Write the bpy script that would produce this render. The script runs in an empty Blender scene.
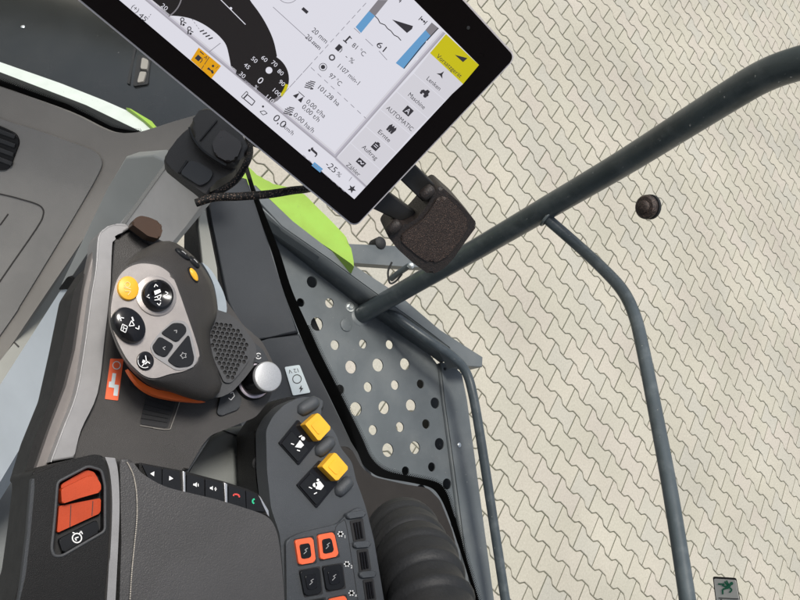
import bpy, bmesh, math, random
from mathutils import Vector, Matrix, geometry
random.seed(4)
sc = bpy.context.scene
COL = sc.collection

# ------------------------------------------------------------------ camera
CAMH = 3.5551; TH = math.radians(38.611); PH = math.radians(69.816); FPX = 800.0
_d = Vector((math.sin(TH), 0, -math.cos(TH)))
_u = Vector((math.cos(TH), 0, math.sin(TH)))
_r = _d.cross(_u)
CR = math.cos(PH) * _r + math.sin(PH) * _u
CU = -math.sin(PH) * _r + math.cos(PH) * _u
CP = Vector((0, 0, CAMH))
cam = bpy.data.cameras.new('camera'); cam_o = bpy.data.objects.new('camera', cam); COL.objects.link(cam_o)
cam.sensor_width = 36; cam.lens = 36 * FPX / 800; cam.clip_start = .02; cam.clip_end = 900
cam_o.matrix_world = Matrix(((CR.x, CU.x, -_d.x, 0), (CR.y, CU.y, -_d.y, 0), (CR.z, CU.z, -_d.z, CAMH), (0, 0, 0, 1)))
sc.camera = cam_o

def ray(px, py): return _d + CR * ((px - 400) / FPX) - CU * ((py - 300) / FPX)
def W(px, py, Z): return CP + ray(px, py) * Z
def proj(p):
    v = p - CP; z = v.dot(_d)
    return 400 + FPX * v.dot(CR) / z, 300 - FPX * v.dot(CU) / z

class Pl:
    """a real plane in the cab or outside; at() measures where a sight line meets it"""
    def __init__(s, o, n):
        s.o = Vector(o); s.n = Vector(n).normalized()
        if s.n.dot(CP - s.o) < 0: s.n = -s.n
    def at(s, p, h=0):
        rr = ray(p[0], p[1]); o = s.o + s.n * h
        return CP + rr * ((o - CP).dot(s.n) / rr.dot(s.n))
    def up(s, h): return Pl(s.o + s.n * h, s.n)
def hz(z): return Pl((0, 0, z), (0, 0, 1))
def p3(a, b, c):
    A, B, C = W(*a), W(*b), W(*c)
    return Pl(A, (B - A).cross(C - A))

# ------------------------------------------------------------------ materials
def lin(c):
    c /= 255.0
    return c / 12.92 if c <= .04045 else ((c + .055) / 1.055) ** 2.4
def S(r, g, b): return (lin(r), lin(g), lin(b))
MATS = {}
def mat(name, col, rough=.5, metal=0, spec=.5, var=.12, vscale=30, bump=.0, bscale=900, coat=0, col2=None, c2scale=6, c2lo=.5, c2hi=.7, emit=0, speck=None, speck_t=.7, speck_s=500):
    m = bpy.data.materials.new(name); m.use_nodes = True
    n = m.node_tree.nodes; l = m.node_tree.links; b = n['Principled BSDF']
    b.inputs['Roughness'].default_value = rough; b.inputs['Metallic'].default_value = metal
    b.inputs['Specular IOR Level'].default_value = spec
    b.inputs['Coat Weight'].default_value = coat; b.inputs['Coat Roughness'].default_value = .08
    tc = n.new('ShaderNodeTexCoord')
    def noise(scale, detail=4, rough_=.6):
        t = n.new('ShaderNodeTexNoise'); t.inputs['Scale'].default_value = scale; t.inputs['Detail'].default_value = detail
        t.inputs['Roughness'].default_value = rough_; l.new(tc.outputs['Object'], t.inputs['Vector']); return t
    def mix(fac, a, c):
        x = n.new('ShaderNodeMix'); x.data_type = 'RGBA'
        l.new(fac, x.inputs[0])
        for k, v in ((6, a), (7, c)):
            if isinstance(v, tuple): x.inputs[k].default_value = (*v, 1)
            else: l.new(v, x.inputs[k])
        return x.outputs[2]
    def ramp(src, lo, hi):
        r = n.new('ShaderNodeMapRange'); r.inputs[1].default_value = lo; r.inputs[2].default_value = hi; l.new(src, r.inputs[0]); return r.outputs[0]
    t = noise(vscale)
    out = mix(ramp(t.outputs['Fac'], .3, .7), tuple(c * (1 - var) for c in col), tuple(c * (1 + var) for c in col))
    if col2: out = mix(ramp(noise(c2scale, 5).outputs['Fac'], c2lo, c2hi), out, col2)
    if speck: out = mix(ramp(noise(speck_s, 2).outputs['Fac'], speck_t, speck_t + .05), out, speck)
    l.new(out, b.inputs['Base Color'])
    rr = n.new('ShaderNodeMapRange'); rr.inputs[3].default_value = max(.02, rough - .07); rr.inputs[4].default_value = min(1, rough + .07)
    l.new(noise(vscale * 2.3).outputs['Fac'], rr.inputs[0]); l.new(rr.outputs[0], b.inputs['Roughness'])
    if bump:
        bp = n.new('ShaderNodeBump'); bp.inputs['Strength'].default_value = bump; bp.inputs['Distance'].default_value = .001
        l.new(noise(bscale, 3).outputs['Fac'], bp.inputs['Height']); l.new(bp.outputs['Normal'], b.inputs['Normal'])
    if emit:
        l.new(out, b.inputs['Emission Color']); b.inputs['Emission Strength'].default_value = emit
    MATS[name] = m; return m

EM = .50     # screen brightness
def scr(name, r, g, b):
    m = bpy.data.materials.new(name); m.use_nodes = True; n = m.node_tree.nodes
    p = n['Principled BSDF']; p.inputs['Base Color'].default_value = (.004, .004, .004, 1); p.inputs['Roughness'].default_value = .22; p.inputs['Specular IOR Level'].default_value = .14
    p.inputs['Emission Color'].default_value = (*S(r, g, b), 1); p.inputs['Emission Strength'].default_value = EM
    return m

M = {}
M['plastic'] = mat('charcoal_plastic', (.042, .043, .045), .5, bump=.25, bscale=1400, vscale=14, spec=.4)
M['plastic_brown'] = mat('warm_charcoal_plastic', (.034, .031, .029), .42, bump=.4, bscale=1500, vscale=11, var=.16, spec=.42, speck=(.055, .051, .048), speck_t=.63, speck_s=1300, col2=(.040, .037, .035), c2scale=16)
M['plastic_black'] = mat('black_plastic', (.0075, .0073, .0075), .45, bump=.3, bscale=1500, spec=.2, speck=(.016, .016, .016), speck_t=.64, speck_s=1300)
M['console'] = mat('slate_plastic', (.046, .051, .057), .46, bump=.45, bscale=1400, vscale=10, spec=.4, speck=(.075, .08, .085), speck_t=.63, speck_s=1300)
M['sill'] = mat('sill_plastic', (.027, .030, .034), .46, bump=.4, bscale=1300, vscale=8, spec=.35, speck=(.05, .053, .057), speck_t=.64, speck_s=1200)
M['dash'] = mat('taupe_grey_plastic', (.215, .20, .178), .5, bump=.35, bscale=1100, vscale=5, col2=(.25, .232, .208), c2scale=4, spec=.4, speck=(.32, .3, .25), speck_t=.76, speck_s=120)
M['dashedge'] = mat('olive_grey_plastic', (.27, .27, .24), .5, vscale=6, spec=.4)
M['floor'] = mat('grey_floor_mat', (.15, .155, .15), .7, bump=.3, bscale=600, vscale=7, spec=.3, speck=(.25, .24, .2), speck_t=.75, speck_s=90)
M['leather'] = mat('grey_leatherette', (.052, .050, .049), .38, vscale=9, spec=.5, col2=(.058, .056, .056), c2scale=12)
M['silver'] = mat('silver_lacquer', (.25, .245, .245), .40, metal=.3, bump=.12, bscale=2500, vscale=60, var=.07)
M['plate'] = mat('champagne_silver', (.35, .32, .30), .36, metal=.7, bump=.15, bscale=2600, vscale=60, var=.08)
M['alu'] = mat('brushed_aluminium', (.74, .70, .66), .4, metal=.0, vscale=20, var=.07, bump=.2, bscale=1800)
M['pale'] = mat('pale_blue_metal', (.52, .56, .585), .5, metal=.1, vscale=12, var=.05)
M['chrome'] = mat('satin_chrome', (.66, .65, .64), .25, metal=.9, var=.03)
M['housing'] = mat('monitor_housing', (.62, .58, .58), .35, metal=.3)
M['bezel'] = mat('black_bezel_glass', (.004, .003, .003), .3, spec=.08, var=.0)
M['gloss'] = mat('gloss_black', (.006, .006, .007), .16, spec=.35)
M['softblack'] = mat('satin_black_keys', (.010, .011, .013), .42, spec=.18)
M['orange'] = mat('orange_plastic', (.40, .047, .011), .5, vscale=40, var=.12, bump=.1, spec=.3)
M['orange_red'] = mat('red_orange_plastic', (.80, .13, .045), .5, var=.08)
M['orange_lip'] = mat('bright_orange_rubber', (.88, .15, .02), .45, var=.05)
M['yellow'] = mat('amber_yellow_plastic', (.78, .40, .025), .42, var=.07, bump=.1)
M['white'] = mat('white_print', (.75, .75, .74), .5, var=.03)
M['greyprint'] = mat('grey_print', (.35, .35, .35), .5, var=.03)
M['redprint'] = mat('red_print', (.65, .06, .05), .5, var=.03)
M['greenprint'] = mat('green_print', (.02, .5, .25), .5, var=.03)
M['blackprint'] = mat('black_print', (.01, .01, .01), .5, var=.0)
M['label'] = mat('pale_label', (.62, .68, .68), .4, var=.04)
M['stitch'] = mat('beige_thread', (.42, .38, .32), .8, var=.1)
M['rubber'] = mat('black_rubber', (.020, .0205, .0215), .55, bump=.5, bscale=350, vscale=18, col2=(.034, .033, .032), c2scale=11, c2lo=.5, c2hi=.75, spec=.3)
M['bronze'] = mat('bronze_grain', (.016, .013, .012), .45, bump=.7, bscale=900, vscale=700, var=.5, spec=.4, speck=(.07, .045, .034), speck_t=.6, speck_s=1500)
M['bronze_face'] = mat('bronze_grain_face', (.032, .0225, .019), .40, metal=.3, bump=.9, bscale=1100, vscale=900, var=.65, spec=.5, speck=(.24, .155, .115), speck_t=.61, speck_s=1300)
M['amber'] = mat('brown_tab_plastic', (.05, .027, .016), .35, vscale=20, spec=.3)
M['steel'] = mat('anthracite_steel', (.098, .108, .114), .45, vscale=5, var=.18, bump=.2, bscale=500, col2=(.135, .143, .146), c2scale=8, c2lo=.46, c2hi=.74, spec=.45, speck=(.24, .235, .22), speck_t=.715, speck_s=170)
M['rail'] = mat('anthracite_tube', (.046, .057, .062), .33, vscale=9, var=.2, bump=.15, bscale=250, spec=.55, col2=(.072, .083, .088), c2scale=22, c2lo=.5, c2hi=.66, speck=(.16, .17, .17), speck_t=.745, speck_s=150)
M['railpale'] = mat('grey_tube', (.058, .070, .078), .34, vscale=9, var=.18, bump=.15, bscale=300, spec=.5, col2=(.085, .098, .106), c2scale=30, c2lo=.5, c2hi=.66, speck=(.35, .33, .28), speck_t=.725, speck_s=140)
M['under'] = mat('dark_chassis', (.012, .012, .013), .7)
M['bolt'] = mat('zinc_bolt', (.60, .62, .62), .3, metal=.8)
M['lime'] = mat('lime_paint', (.235, .36, .055), .38, vscale=9, var=.12, col2=(.25, .42, .065), c2scale=10, spec=.3, speck=(.33, .4, .2), speck_t=.74, speck_s=150)
M['hood'] = mat('dark_hood_paint', (.010, .0115, .013), .22, vscale=4, var=.3, spec=.5, col2=(.018, .019, .02), c2scale=3, speck=(.2, .2, .19), speck_t=.765, speck_s=60)
M['stripe'] = mat('white_paint', (.50, .54, .50), .45, var=.05, spec=.3)
M['frit'] = mat('black_frit', (.004, .004, .004), .35, spec=.3, var=.0)
M['joint'] = mat('joint_sand', (.135, .13, .10), .95, vscale=40, var=.3, spec=.1, col2=(.105, .108, .075), c2scale=2.5)
M['braid'] = mat('braided_sleeve', (.022, .020, .019), .55, spec=.25)
M['signface'] = mat('sign_film', (.40, .40, .38), .5, var=.05)

def leather_nodes():
    mm = M['leather']; n = mm.node_tree.nodes; l = mm.node_tree.links; b = n['Principled BSDF']
    v = n.new('ShaderNodeTexVoronoi'); v.inputs['Scale'].default_value = 1100; v.feature = 'SMOOTH_F1'
    tc = n.new('ShaderNodeTexCoord'); l.new(tc.outputs['Object'], v.inputs['Vector'])
    bp = n.new('ShaderNodeBump'); bp.inputs['Strength'].default_value = .4; bp.inputs['Distance'].default_value = .0005; bp.invert = True
    l.new(v.outputs['Distance'], bp.inputs['Height']); l.new(bp.outputs['Normal'], b.inputs['Normal'])
leather_nodes()
def braid_nodes():
    m = M['braid']; n = m.node_tree.nodes; l = m.node_tree.links; b = n['Principled BSDF']
    w = n.new('ShaderNodeTexVoronoi'); w.inputs['Scale'].default_value = 480
    tc = n.new('ShaderNodeTexCoord'); l.new(tc.outputs['Object'], w.inputs['Vector'])
    r = n.new('ShaderNodeValToRGB'); r.color_ramp.elements[0].color = (.20, .14, .11, 1); r.color_ramp.elements[1].color = (.008, .008, .008, 1)
    r.color_ramp.elements[0].position = .12; r.color_ramp.elements[1].position = .38
    l.new(w.outputs['Distance'], r.inputs[0]); l.new(r.outputs[0], b.inputs['Base Color'])
braid_nodes()

def paver_material():
    m = bpy.data.materials.new('cream_concrete_paver'); m.use_nodes = True
    n = m.node_tree.nodes; l = m.node_tree.links; b = n['Principled BSDF']
    b.inputs['Roughness'].default_value = .9; b.inputs['Specular IOR Level'].default_value = .2
    g = n.new('ShaderNodeNewGeometry'); tc = n.new('ShaderNodeTexCoord')
    r = n.new('ShaderNodeValToRGB'); cr = r.color_ramp
    cr.elements[0].position = 0; cr.elements[0].color = (.435, .405, .333, 1)
    cr.elements[1].position = 1; cr.elements[1].color = (.465, .43, .357, 1)
    for p, c in ((.05, (.437, .41, .342, 1)), (.25, (.442, .41, .338, 1)), (.6, (.455, .42, .348, 1)), (.88, (.452, .408, .352, 1))):
        e = cr.elements.new(p); e.color = c
    e = cr.elements.new(.45); e.color = (.425, .40, .345, 1)
    l.new(g.outputs['Random Per Island'], r.inputs[0])
    t = n.new('ShaderNodeTexNoise'); t.inputs['Scale'].default_value = 75; t.inputs['Detail'].default_value = 8; t.inputs['Roughness'].default_value = .85
    t2 = n.new('ShaderNodeTexNoise'); t2.inputs['Scale'].default_value = 1.3; t2.inputs['Detail'].default_value = 5
    for q in (t, t2): l.new(tc.outputs['Object'], q.inputs['Vector'])
    m1 = n.new('ShaderNodeMapRange'); m1.inputs[1].default_value = .25; m1.inputs[2].default_value = .75; m1.inputs[3].default_value = .72; m1.inputs[4].default_value = 1.20
    m2 = n.new('ShaderNodeMapRange'); m2.inputs[1].default_value = .3; m2.inputs[2].default_value = .7; m2.inputs[3].default_value = .84; m2.inputs[4].default_value = 1.0
    l.new(t.outputs['Fac'], m1.inputs[0]); l.new(t2.outputs['Fac'], m2.inputs[0])
    mu = n.new('ShaderNodeMath'); mu.operation = 'MULTIPLY'; l.new(m1.outputs[0], mu.inputs[0]); l.new(m2.outputs[0], mu.inputs[1])
    v = n.new('ShaderNodeVectorMath'); v.operation = 'SCALE'; l.new(r.outputs[0], v.inputs[0]); l.new(mu.outputs[0], v.inputs['Scale'])
    l.new(v.outputs[0], b.inputs['Base Color'])
    bp = n.new('ShaderNodeBump'); bp.inputs['Strength'].default_value = .35; bp.inputs['Distance'].default_value = .002
    l.new(t.outputs['Fac'], bp.inputs['Height']); l.new(bp.outputs['Normal'], b.inputs['Normal'])
    return m
M['paver'] = paver_material()

def glass_material():
    m = bpy.data.materials.new('clear_window_glass'); m.use_nodes = True
    n = m.node_tree.nodes; l = m.node_tree.links; n.remove(n['Principled BSDF'])
    tr = n.new('ShaderNodeBsdfTransparent'); tr.inputs[0].default_value = (.965, .985, .97, 1)
    gl = n.new('ShaderNodeBsdfGlossy'); gl.inputs['Roughness'].default_value = .01
    fr = n.new('ShaderNodeFresnel'); fr.inputs['IOR'].default_value = 1.03
    mx = n.new('ShaderNodeMixShader'); l.new(fr.outputs[0], mx.inputs[0]); l.new(tr.outputs[0], mx.inputs[1]); l.new(gl.outputs[0], mx.inputs[2])
    df = n.new('ShaderNodeBsdfDiffuse'); df.inputs[0].default_value = (.6, .6, .56, 1)
    tn = n.new('ShaderNodeTexNoise'); tn.inputs['Scale'].default_value = 260; tn.inputs['Detail'].default_value = 3
    tc = n.new('ShaderNodeTexCoord'); l.new(tc.outputs['Object'], tn.inputs['Vector'])
    mr = n.new('ShaderNodeMapRange'); mr.inputs[1].default_value = .68; mr.inputs[2].default_value = .80; mr.inputs[4].default_value = .35; l.new(tn.outputs['Fac'], mr.inputs[0])
    m2 = n.new('ShaderNodeMixShader'); l.new(mr.outputs[0], m2.inputs[0]); l.new(mx.outputs[0], m2.inputs[1]); l.new(df.outputs[0], m2.inputs[2])
    l.new(m2.outputs[0], n['Material Output'].inputs['Surface'])
    return m
M['glass'] = glass_material()

# ------------------------------------------------------------------ object helpers
def thing(name, label, cat, loc=(0, 0, 0), group=None):
    o = bpy.data.objects.new(name, None); COL.objects.link(o); o.location = loc; o.empty_display_size = .05
    o['label'] = label; o['category'] = cat
    if group: o['group'] = group
    return o
def tag(o, label, cat, group=None):
    o['label'] = label; o['category'] = cat
    if group: o['group'] = group
    return o
def link(name, bm, m, parent=None, sharp=35, wn=True):
    bmesh.ops.recalc_face_normals(bm, faces=bm.faces)
    me = bpy.data.meshes.new(name)
    # top-level or child mesh: origin moved to the parent's base so that the empty really carries it
    base = rootloc(parent)
    if base.length: bmesh.ops.translate(bm, verts=bm.verts, vec=-base)
    bm.to_mesh(me); bm.free()
    for p in me.polygons: p.use_smooth = True
    me.set_sharp_from_angle(angle=math.radians(sharp))
    o = bpy.data.objects.new(name, me); COL.objects.link(o); o.data.materials.append(m if not isinstance(m, str) else M[m])
    if parent: o.parent = parent
    if wn:
        w = o.modifiers.new('weighted', 'WEIGHTED_NORMAL'); w.keep_sharp = True
    return o
def rootloc(p):
    v = Vector((0, 0, 0))
    while p is not None:
        v += p.location; p = p.parent
    return v
def link_flat(name, bm, m, parent=None): return link(name, bm, m, parent, 20, False)

def fillet(pts, r, n=4):
    """round the corners of a closed outline"""
    out = []; N = len(pts)
    for i in range(N):
        a = Vector(pts[i - 1]); b = Vector(pts[i]); c = Vector(pts[(i + 1) % N])
        rr = min(r, (a - b).length * .45, (c - b).length * .45)
        s = b + (a - b).normalized() * rr; e = b + (c - b).normalized() * rr
        for k in range(n + 1):
            t = k / n; out.append(tuple((1 - t) ** 2 * s + 2 * t * (1 - t) * b + t * t * e))
    return out
def cr(pts, n=5, closed=True):
    """spline through the points"""
    V = [Vector(p) for p in pts]; N = len(V); out = []
    for i in range(N if closed else N - 1):
        if closed: p0, p1, p2, p3_ = V[i - 1], V[i], V[(i + 1) % N], V[(i + 2) % N]
        else: p0, p1, p2, p3_ = V[max(i - 1, 0)], V[i], V[i + 1], V[min(i + 2, N - 1)]
        for k in range(n):
            t = k / n
            out.append(.5 * ((2 * p1) + (p2 - p0) * t + (2 * p0 - 5 * p1 + 4 * p2 - p3_) * t * t + (3 * p1 - p0 - 3 * p2 + p3_) * t ** 3))
    if not closed: out.append(V[-1])
    return out

def add_prism(bm, top, n, t, bevel=0, seg=3, bevel_bottom=False):
    """top: world points of the upper outline, t: thickness along -n"""
    a = Vector((0, 0, 0))
    for i in range(len(top)): a += top[i - 1].cross(top[i])
    if a.dot(n) < 0: top = top[::-1]
    tv = [bm.verts.new(p) for p in top]; bv = [bm.verts.new(p - n * t) for p in top]
    bm.faces.new(tv); bm.faces.new(bv[::-1]); N = len(top)
    for i in range(N): bm.faces.new((tv[i], bv[i], bv[(i + 1) % N], tv[(i + 1) % N]))
    if bevel:
        ed = [bm.edges.get((tv[i], tv[(i + 1) % N])) for i in range(N)]
        if bevel_bottom: ed += [bm.edges.get((bv[i], bv[(i + 1) % N])) for i in range(N)]
        bmesh.ops.bevel(bm, geom=ed, offset=bevel, segments=seg, profile=.5, affect='EDGES', clamp_overlap=True)
def prism(name, pl, pts, t, m, parent=None, bevel=.0012, seg=3, h=0, sharp=35):
    """outline (measured in the photograph) on plane pl raised by h, solid down to h-t"""
    bm = bmesh.new(); add_prism(bm, [pl.at(p, h) for p in pts], pl.n, t, bevel, seg)
    return link(name, bm, m, parent, sharp)

def add_tube(bm, pts, r, seg=16, radii=None, caps=True):
    n = len(pts); T = []
    for i in range(n):
        T.append((pts[min(i + 1, n - 1)] - pts[max(i - 1, 0)]).normalized())
    nrm = T[0].orthogonal().normalized(); rings = []
    for i in range(n):
        nrm = (nrm - T[i] * nrm.dot(T[i])).normalized(); b = T[i].cross(nrm)
        rr = radii[i] if radii else r
        rings.append([bm.verts.new(pts[i] + (nrm * math.cos(a) + b * math.sin(a)) * rr) for a in [2 * math.pi * k / seg for k in range(seg)]])
    for i in range(n - 1):
        for k in range(seg): bm.faces.new((rings[i][k], rings[i][(k + 1) % seg], rings[i + 1][(k + 1) % seg], rings[i + 1][k]))
    if caps: bm.faces.new(rings[0][::-1]); bm.faces.new(rings[-1])
def tube(name, pts, r, m, parent=None, seg=16, res=6, radii=None):
    bm = bmesh.new(); P = cr(pts, res, False) if res > 1 else [Vector(p) for p in pts]
    add_tube(bm, P, r, seg, radii); return link(name, bm, m, parent, 50, False)
def add_lathe(bm, c, axis, prof, seg=28, sx=1, e1=None):
    axis = axis.normalized(); e1 = (e1 - axis * e1.dot(axis)).normalized() if e1 else axis.orthogonal().normalized(); e2 = axis.cross(e1); rings = []
    for r, h in prof:
        rings.append([bm.verts.new(c + axis * h + (e1 * math.cos(a) * sx + e2 * math.sin(a)) * max(r, 1e-5)) for a in [2 * math.pi * k / seg for k in range(seg)]])
    for i in range(len(prof) - 1):
        for k in range(seg): bm.faces.new((rings[i][k], rings[i][(k + 1) % seg], rings[i + 1][(k + 1) % seg], rings[i + 1][k]))
    bm.faces.new(rings[0]); bm.faces.new(rings[-1])
def lathe(name, c, axis, prof, m, parent=None, seg=28, sx=1, e1=None, sharp=40):
    bm = bmesh.new(); add_lathe(bm, c, axis, prof, seg, sx, e1); return link(name, bm, m, parent, sharp, False)

def resample(pts, N):
    """N points evenly round a closed outline by angle about its centroid"""
    c = sum((Vector(p) for p in pts), Vector((0, 0))) / len(pts); P = cr(pts, 8); out = []
    for k in range(N):
        a = 2 * math.pi * k / N; dv = Vector((math.cos(a), math.sin(a))); best = None
        for i in range(len(P)):
            p, q = P[i - 1] - c, P[i] - c; e = q - p
            den = dv.x * e.y - dv.y * e.x
            if abs(den) < 1e-9: continue
            t = (p.x * e.y - p.y * e.x) / den; s = (p.x * dv.y - p.y * dv.x) / den
            if t > 0 and -1e-6 <= s <= 1.000001 and (best is None or t > best): best = t
        out.append(tuple(c + dv * (best or 1)))
    return out
def loft(name, rings, m, parent=None, cap=True, sharp=40):
    """rings: lists of world points with equal counts, bottom to top"""
    bm = bmesh.new(); V = [[bm.verts.new(p) for p in r] for r in rings]; N = len(V[0])
    for i in range(len(V) - 1):
        for k in range(N): bm.faces.new((V[i][k], V[i][(k + 1) % N], V[i + 1][(k + 1) % N], V[i + 1][k]))
    if cap: bm.faces.new(V[0]); bm.faces.new(V[-1])
    return link(name, bm, m, parent, sharp, True)

def holed(name, pl, outline, holes, t, m, parent=None, h=0):
    """sheet of thickness t with real holes"""
    e1 = pl.n.orthogonal().normalized(); e2 = pl.n.cross(e1); O = pl.o + pl.n * h
    vs = []; es = []; fs = []
    for loop in [outline] + holes:
        b = len(vs)
        for p in loop:
            w = p if isinstance(p, Vector) and len(p) == 3 else pl.at(p, h)
            w = w - O; vs.append(Vector((w.dot(e1), w.dot(e2))))
        k = len(loop); es += [(b + i, b + (i + 1) % k) for i in range(k)]
    def inside(q, poly):
        r = False; j = len(poly) - 1
        for i in range(len(poly)):
            a, c = poly[i], poly[j]
            if (a.y > q.y) != (c.y > q.y) and q.x < (c.x - a.x) * (q.y - a.y) / (c.y - a.y) + a.x: r = not r
            j = i
        return r
    loops = []; b = 0
    for loop in [outline] + holes: loops.append(vs[b:b + len(loop)]); b += len(loop)
    V, E, F, *_ = geometry.delaunay_2d_cdt(vs, es, [], 0, 1e-7)
    bm = bmesh.new(); bv = [bm.verts.new(O + e1 * v.x + e2 * v.y) for v in V]
    for f in F:
        c = sum((V[i] for i in f), Vector((0, 0))) / len(f)
        if inside(c, loops[0]) and not any(inside(c, q) for q in loops[1:]):
            try: bm.faces.new([bv[i] for i in f])
            except ValueError: pass
    bmesh.ops.delete(bm, geom=[v for v in bm.verts if not v.link_faces], context='VERTS')
    bmesh.ops.recalc_face_normals(bm, faces=bm.faces); bm.faces.ensure_lookup_table()
    if bm.faces[0].normal.dot(pl.n) < 0: bmesh.ops.reverse_faces(bm, faces=bm.faces)
    ext = bmesh.ops.extrude_face_region(bm, geom=list(bm.faces))
    bmesh.ops.translate(bm, verts=[g for g in ext['geom'] if isinstance(g, bmesh.types.BMVert)], vec=pl.n * t)
    bmesh.ops.translate(bm, verts=bm.verts, vec=-pl.n * t)
    return link(name, bm, m, parent, 30, False)

_tx = {}
def text_mesh(s):
    if s not in _tx:
        cu = bpy.data.curves.new('t', 'FONT'); cu.body = s; cu.align_x = 'CENTER'; cu.align_y = 'CENTER'; cu.resolution_u = 3
        o = bpy.data.objects.new('t', cu); COL.objects.link(o); bpy.context.view_layer.update()
        me = bpy.data.meshes.new_from_object(o.evaluated_get(bpy.context.evaluated_depsgraph_get()))
        _tx[s] = ([v.co.copy() for v in me.vertices], [tuple(p.vertices) for p in me.polygons])
        bpy.data.objects.remove(o); bpy.data.curves.remove(cu); bpy.data.meshes.remove(me)
    return _tx[s]
class Ink:
    """print, symbols and lettering lying on a surface"""
    def __init__(s, pl, h=.0003): s.pl = pl; s.h = h; s.bm = bmesh.new()
    def poly(s, pts):
        if len(pts) < 3: return
        P = [s.pl.at(p, s.h) for p in pts]; a = Vector((0, 0, 0))
        for i in range(len(P)): a += P[i - 1].cross(P[i])
        if a.dot(s.pl.n) < 0: P.reverse()
        s.bm.faces.new([s.bm.verts.new(p) for p in P])
    def line(s, pts, w):
        for a, b in zip(pts[:-1], pts[1:]):
            a = Vector(a); b = Vector(b); dv = (b - a)
            if dv.length < 1e-6: continue
            q = Vector((-dv.y, dv.x)).normalized() * w / 2
            s.poly([a + q, b + q, b - q, a - q])
    def dash(s, a, b, w, on=3, off=2):
        a = Vector(a); b = Vector(b); L = (b - a).length; t = 0
        while t < L:
            s.line([a + (b - a) * (t / L), a + (b - a) * (min(t + on, L) / L)], w); t += on + off
    def disc(s, c, r, ry=None, n=20): s.poly([(c[0] + r * math.cos(2 * math.pi * k / n), c[1] + (ry or r) * math.sin(2 * math.pi * k / n)) for k in range(n)])
    def arc(s, c, r, w, a0=0, a1=360, n=24):
        s.line([(c[0] + r * math.cos(math.radians(a0 + (a1 - a0) * k / n)), c[1] + r * math.sin(math.radians(a0 + (a1 - a0) * k / n))) for k in range(n + 1)], w)
    def text(s, t, c, dirv, cap, length=None):
        dv = Vector(dirv).normalized(); c = Vector(c)
        P0 = s.pl.at(c, s.h); e1 = s.pl.at(c + dv, s.h) - P0; k1 = e1.length; e1.normalize(); e2 = s.pl.n.cross(e1)
        q = proj(P0 + e2 * .001); k2 = .001 / (Vector(q) - Vector(proj(P0))).length
        vs, fs = text_mesh(t); wd = max(v.x for v in vs) - min(v.x for v in vs)
        sy = cap / .72 * k2; sx = (length / wd * k1) if length else cap / .72 * k1
        mid = (max(v.x for v in vs) + min(v.x for v in vs)) / 2; my = (max(v.y for v in vs) + min(v.y for v in vs)) / 2
        bv = [s.bm.verts.new(P0 + e1 * (v.x - mid) * sx + e2 * (v.y - my) * sy) for v in vs]
        for f in fs:
            try: s.bm.faces.new([bv[i] for i in f])
            except ValueError: pass
    def done(s, name, m, parent): return link_flat(name, s.bm, m, parent)
    def pieces(s, name, m, parent, gap):
        """every separate word, symbol or bar its own part"""
        bm = s.bm; bm.faces.index_update(); seen = set(); isl = []
        for f in bm.faces:
            if f in seen: continue
            st = [f]; seen.add(f); grp_ = []
            while st:
                q = st.pop(); grp_.append(q)
                for v in q.verts:
                    for w in v.link_faces:
                        if w not in seen: seen.add(w); st.append(w)
            P = [v.co for q in grp_ for v in q.verts]
            isl.append([grp_, Vector([min(p[i] for p in P) for i in range(3)]), Vector([max(p[i] for p in P) for i in range(3)])])
        ch = True
        while ch:
            ch = False
            for a in range(len(isl)):
                for b in range(a + 1, len(isl)):
                    A, B = isl[a], isl[b]
                    dd = Vector([max(0, A[1][i] - B[2][i], B[1][i] - A[2][i]) for i in range(3)]).length
                    if dd < gap:
                        A[0] += B[0]; A[1] = Vector([min(A[1][i], B[1][i]) for i in range(3)]); A[2] = Vector([max(A[2][i], B[2][i]) for i in range(3)])
                        isl.pop(b); ch = True; break
                if ch: break
        for grp_, lo, hi in isl:
            b2 = bmesh.new(); mp = {}
            for f in grp_:
                vs = []
                for v in f.verts:
                    if v not in mp: mp[v] = b2.verts.new(v.co)
                    vs.append(mp[v])
                b2.faces.new(vs)
            link_flat(name, b2, m, parent)
        bm.free()

def grow(pts, f):
    c = sum((Vector(p) for p in pts), Vector((0, 0))) / len(pts); return [tuple(c + (Vector(p) - c) * f) for p in pts]
def quad_in(q, f):
    c = sum((Vector(p) for p in q), Vector((0, 0))) / len(q)
    return [tuple(c + (Vector(p) - c) * f) for p in q]

# ------------------------------------------------------------------ ground: base sheet + interlocking pavers
def structure(o): o['kind'] = 'structure'; return o
bm = bmesh.new()
add_prism(bm, [Vector((-300, -300, -.0055)), Vector((300, -300, -.0055)), Vector((300, 300, -.0055)), Vector((-300, 300, -.0055))], Vector((0, 0, 1)), .3)
structure(link_flat('ground', bm, 'joint'))
PS = math.radians(-61.072); PE = Vector((math.cos(PS), math.sin(PS), 0)); PQ = Vector((-math.sin(PS), math.cos(PS), 0))
PL_, PP, PW = .2, .1408, .170
def wave(s):           # half paver: wide end, shoulder, waist
    return None
A_ = (PW - PP) / 2; g = .0042
prof = [(0, PW / 2), (.030, PW / 2 - .0006), (.037, PW / 2 - .003), (.042, PW / 2 - .007), (.058, PP - PW / 2 + .007), (.063, PP - PW / 2 + .003), (.070, PP - PW / 2 + .0006)]
prof = prof + [(.2 - a_, b_) for a_, b_ in prof[::-1]]
def outline(inset):
    up = [(min(max(s_, inset), PL_ - inset), q - inset) for s_, q in prof]
    return up + [(s_, -q) for s_, q in up[::-1]]
o0, o1 = outline(g), outline(g + .0035)
org = hz(0).at((515.1, 362.75))
verts = []; faces = []; n_o = len(o0)
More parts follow.
